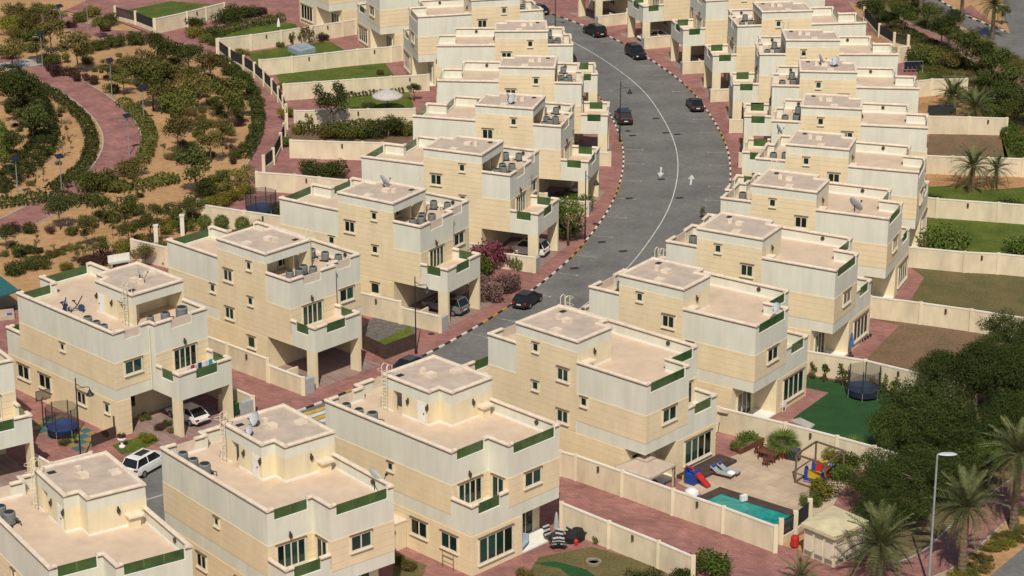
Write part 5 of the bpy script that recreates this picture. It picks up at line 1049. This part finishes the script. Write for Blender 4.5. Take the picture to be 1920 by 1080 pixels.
# lower-left play garden
hp = [P_('pole', MB().tube([(0,0,0),(0,0,2.6),(.3,0,2.9)],.06,6), DARK), P_('backboard', MB().box(.3,.36,-.7,.7,2.7,3.6), mat('net',(0,0,0))), P_('frame', MB().tube([(.33,-.7,2.7),(.33,.7,2.7),(.33,.7,3.6),(.33,-.7,3.6),(.33,-.7,2.7)],.04,4), DARK), P_('hoop', MB().tube([(.36+.22*math.cos(a*.7)+.22,.22*math.sin(a*.7),2.85) for a in range(10)],.02,4), REDP)]
thing('basketball_hoop', 'basketball hoop on a pole beside the lower-left trampoline', 'basketball hoop', 82,800,-.9,0,None,hp)
def plank_fence(pts, label, m, h, name='plank_fence'):
    Q = UL(pts); e = ob(name, None, None, (0,0,0), 0, label, 'fence')
    for a, b in zip(Q, Q[1:]):
        n = max(2, int(math.dist(a,b)/.17)); 
        for i in range(n):
            p = (a[0]+(b[0]-a[0])*i/n, a[1]+(b[1]-a[1])*i/n); q = (a[0]+(b[0]-a[0])*(i+.88)/n, a[1]+(b[1]-a[1])*(i+.88)/n); ob('plank', MB().obox(p,q,.03,0,h).mesh('plank', m), e)
        ob('rail', MB().obox(a,b,.05,h-.2,h-.12,.04).mesh('rail', m), e)
    return e
plank_fence([(677,652),(722,674),(780,652)], 'dark brown plank fence round the small street garden', DWOOD, 1.5)
plank_fence([(172,838),(218,820)], 'thin brown picket fence at lower left', DWOOD, 1.1)
gt = U(228,815); thing('garden_gate', 'dark brown slatted gate at lower left', 'gate', 0,0,.5,0,None,[P_('plank', MB().box(-.7+i*.2,-.53+i*.2,-.03,.03,.05,1.9), DWOOD) for i in range(7)]+[P_('rail', MB().box(-.7,.7,.03,.07,.4,.5), DWOOD)],loc=gt)
thing('garden_urn', 'white stone urn on the small lawn', 'urn', 229,838,0,0,None,[P_('pedestal', MB().lathe([(.28,0),(.28,.12),(.12,.2),(.12,.45)],10), WHITE), P_('bowl', MB().lathe([(.12,.45),(.35,.7),(.38,.8),(.3,.8)],12), WHITE)])
plant(*U(229,836), .42, 'bush', G_RED, 'reddish flowers planted in the white urn', z=.75)
gwall([(54,845),(95,868),(170,848)], 'low white wall in front of the lower-left trampoline', 1.5, ztop=1.5)
bm = ob('play_mat', None, None, (0,0,0), 0, 'teal and brown chequered rubber mat round the trampoline', 'mat'); o0 = U(60,770); 
for i in range(9):
    for j in range(4):
        c = hw('L1',W+1.2+j*.9, 8.5-i*.9); ob('tile', MB().box(-.44,.44,-.44,.44,0,.03).mesh('tile',mat('mat_teal',(.04,.14,.16),.8) if (i+j)%2 else mat('mat_brown',(.30,.19,.08),.8)), bm, (c[0],c[1],0), hrz('L1'))
thing('wheelie_bin', 'green wheelie bin behind the lower-left carport', 'bin', 0,0,hrz('L1'),0,None,[P_('body', MB().box(-.35,.35,-.4,.4,.1,1.0), mat('bin_green',(.02,.10,.04),.5)), P_('lid', MB().box(-.38,.38,-.44,.42,1.0,1.08), MATS['bin_green']), P_('wheel', MB().box(-.4,.4,.3,.45,0,.2), ACD)],loc=hw('L1',-.7,-2.3))
# laundry on the balcony
ry = hw('L1',2.6,-2.0); lr = [P_('frame', MB().tube([(-1.5,-.3,0),(-1.5,.3,1.0)],.02,4).tube([(-1.5,.3,0),(-1.5,-.3,1.0)],.02,4).tube([(1.5,-.3,0),(1.5,.3,1.0)],.02,4).tube([(1.5,.3,0),(1.5,-.3,1.0)],.02,4).tube([(-1.5,0,1.0),(1.5,0,1.0)],.02,4), DISHM)]
for i, c in enumerate([(.05,.35,.42),(.7,.7,.7),(.75,.74,.7),(.03,.05,.16),(.6,.6,.62),(.45,.04,.03),(.7,.7,.68)]): lr.append(P_('cloth', MB().box(-1.4+i*.4,-1.06+i*.4,-.05,.05,.45,1.03), mat('cloth_%d'%i, c, .9)))
thing('drying_rack', 'drying rack with coloured laundry on the balcony', 'drying rack', 0,0,R(HOUSES['L1'][2])+math.pi,ZF+.02,None,lr,loc=ry)
for i, (x, y, s) in enumerate([(6.9,9.9,1.),(8.0,10.4,1.1)]):
    p = hw('L1',x,y); thing('exercise_machine', ['black exercise machine beside the penthouse','black exercise bike out on the roof terrace'][i], 'exercise bike', 0,0,i*1.3,ZT+.03,None,[P_('frame', MB().tube([(-.5,0,.1),(0,0,.6),(.5,0,1.5 if i==0 else 1.2)],.05,5).tube([(0,0,.6),(-.3,0,1.0)],.05,5), ACD), P_('flywheel', MB().lathe([(.3,-.06),(.3,.06)],14).xf(Matrix.Translation((.35,0,.4))@Matrix.Rotation(1.57,4,'X')), NAVY), P_('saddle', MB().box(-.45,-.15,-.1,.1,1.0,1.08), ACD), P_('foot', MB().box(-.6,-.5,-.3,.3,0,.1).box(.5,.6,-.3,.3,0,.1), ACD)],s,loc=p)
p = hw('L1',7.4,10.8); chair(0,0,1.,'pale chair among the roof-terrace exercise machines', DISHM, None, 1., loc=p).location.z = ZT+.03
# goal, washing line, covers
fg = [P_('frame', MB().tube([(-1.3,0,0),(-1.3,0,1.9),(1.3,0,1.9),(1.3,0,0)],.045,5).tube([(-1.3,0,.4),(1.3,0,.4)],.03,4), TRIM)]
thing('football_goal', 'small football goal before the right garden wall', 'goal', 1796,246,0,0,None,fg)
wl = [P_('frame', MB().tube([(-1.4,0,0),(-1.4,0,1.6),(1.4,0,1.6),(1.4,0,0)],.03,5), DISHM)]+[P_('cloth', MB().box(-1.2+i*.6,-.75+i*.6,-.05,.05,.5,1.58), mat('dark_cloth',(.015,.018,.04),.9)) for i in range(4)]
thing('drying_rack', 'drying rack with dark clothes in the upper right garden', 'drying rack', 1711,136,.1,0,None,wl)
thing('sandpit', 'dark netted play pen in the orange-sand garden', 'play pen', 1767,216,0,0,None,[P_('panel', MB().box(-1.7,1.7,-.03,.03,0,1.0), ACD), P_('panel', MB().box(-1.7,1.7,1.2,1.26,0,1.0), ACD), P_('post', MB().box(-1.75,-1.68,-.05,.05,0,1.2), DARK), P_('post', MB().box(1.68,1.75,-.05,.05,0,1.2), DARK)])
cv = UL([(540,96),(572,88),(592,98),(562,106)]); cc = (sum(p[0] for p in cv)/4, sum(p[1] for p in cv)/4)
thing('tub_cover', 'blue-grey square cover on the upper left lawn', 'cover', 0,0,0,0,None,[P_('base', MB().prism([(a-cc[0],b-cc[1]) for a,b in cv],0,.7), mat('cover_blue',(.30,.36,.40),.7)), P_('cap', MB().prism([((a-cc[0])*.4,(b-cc[1])*.4) for a,b in cv],.7,.85), MATS['cover_blue'])],loc=cc)
sv = UL([(-40,560),(-40,522),(0,518),(36,545),(0,556)],2.5); sc = (sum(p[0] for p in sv)/5, sum(p[1] for p in sv)/5)
thing('shade_canopy', 'teal shade canopy at the left edge', 'canopy', 0,0,0,0,None,[P_('canopy', MB().prism([(a-sc[0],b-sc[1]) for a,b in sv],2.4,2.55), mat('teal_canvas',(.03,.13,.13),.7)), P_('post', MB().box(2.4,2.5,-.05,.05,0,2.4), DARK), P_('post', MB().box(-1.4,-1.3,-.05,.05,0,2.4), DARK)],loc=sc)
thing('outdoor_sofa', 'pale sofa in the garden at the left edge', 'sofa', 8,598,.3,0,None,[P_('seat', MB().box(-1,1,-.4,.4,0,.42), CANV), P_('backrest', MB().box(-1,1,.3,.45,.42,.85), CANV), P_('cushion', MB().box(.3,.8,-.2,.2,.42,.5), BLUE)])
thing('garden_bench', 'white-backed bench by the yellow shrubs, left', 'bench', 225,498,.5,0,None,[P_('seat', MB().box(-1.2,1.2,-.3,.3,.35,.45), CONC), P_('backrest', MB().box(-1.2,1.2,.25,.35,.45,1.2), WHITE), P_('leg', MB().box(-1.1,-.9,-.25,.25,0,.35), CONC), P_('leg', MB().box(.9,1.1,-.25,.25,0,.35), CONC)])
for i, (a, b) in enumerate([(343,442),(294,461)]): thing('gate_post', 'white stone gate post among the bushes, %s' % ['right','left'][i], 'post', a,b,0,0,None,[P_('shaft', MB().box(-.22,.22,-.22,.22,0,2.3), WALLT), P_('cap', MB().box(-.28,.28,-.28,.28,2.3,2.45), WALLT)])
# ---------------------------------------------------------------- single out look-alike plants by their place
def singled(labels, fmt):
    for lb in labels:
        L = [o for o in COL.objects if o.parent is None and o.get('label') == lb]
        L.sort(key=lambda o: o.location.x/o.location.y)
        O2 = ORD+['sixteenth','seventeenth','eighteenth','nineteenth','twentieth','twenty-first','twenty-second','twenty-third','twenty-fourth','twenty-fifth']+['%s-%s' % (t_, u_) for t_ in ('twenty','thirty') for u_ in ('sixth','seventh','eighth','ninth')]
        for i, o in enumerate(L):
            if i < len(O2): o['label'] = '%s, %s from the left' % (lb, O2[i])
singled(['dense dark tree in the grove at lower right','mid-green tree on the sand of the park','mid-green shrub on the sand of the park','dark green tree on the sand of the park','olive-green tree on the sand of the park','dark roadside tree at upper right','dark green shrub on the sand of the park','yellow-green shrub in the park','dark reddish shrub beside the park path','olive-green shrub on the sand of the park','sparse young tree with bare stem in the park','sparse young tree in the park near the villas','small dark pot in the row along the pink patio'], '')
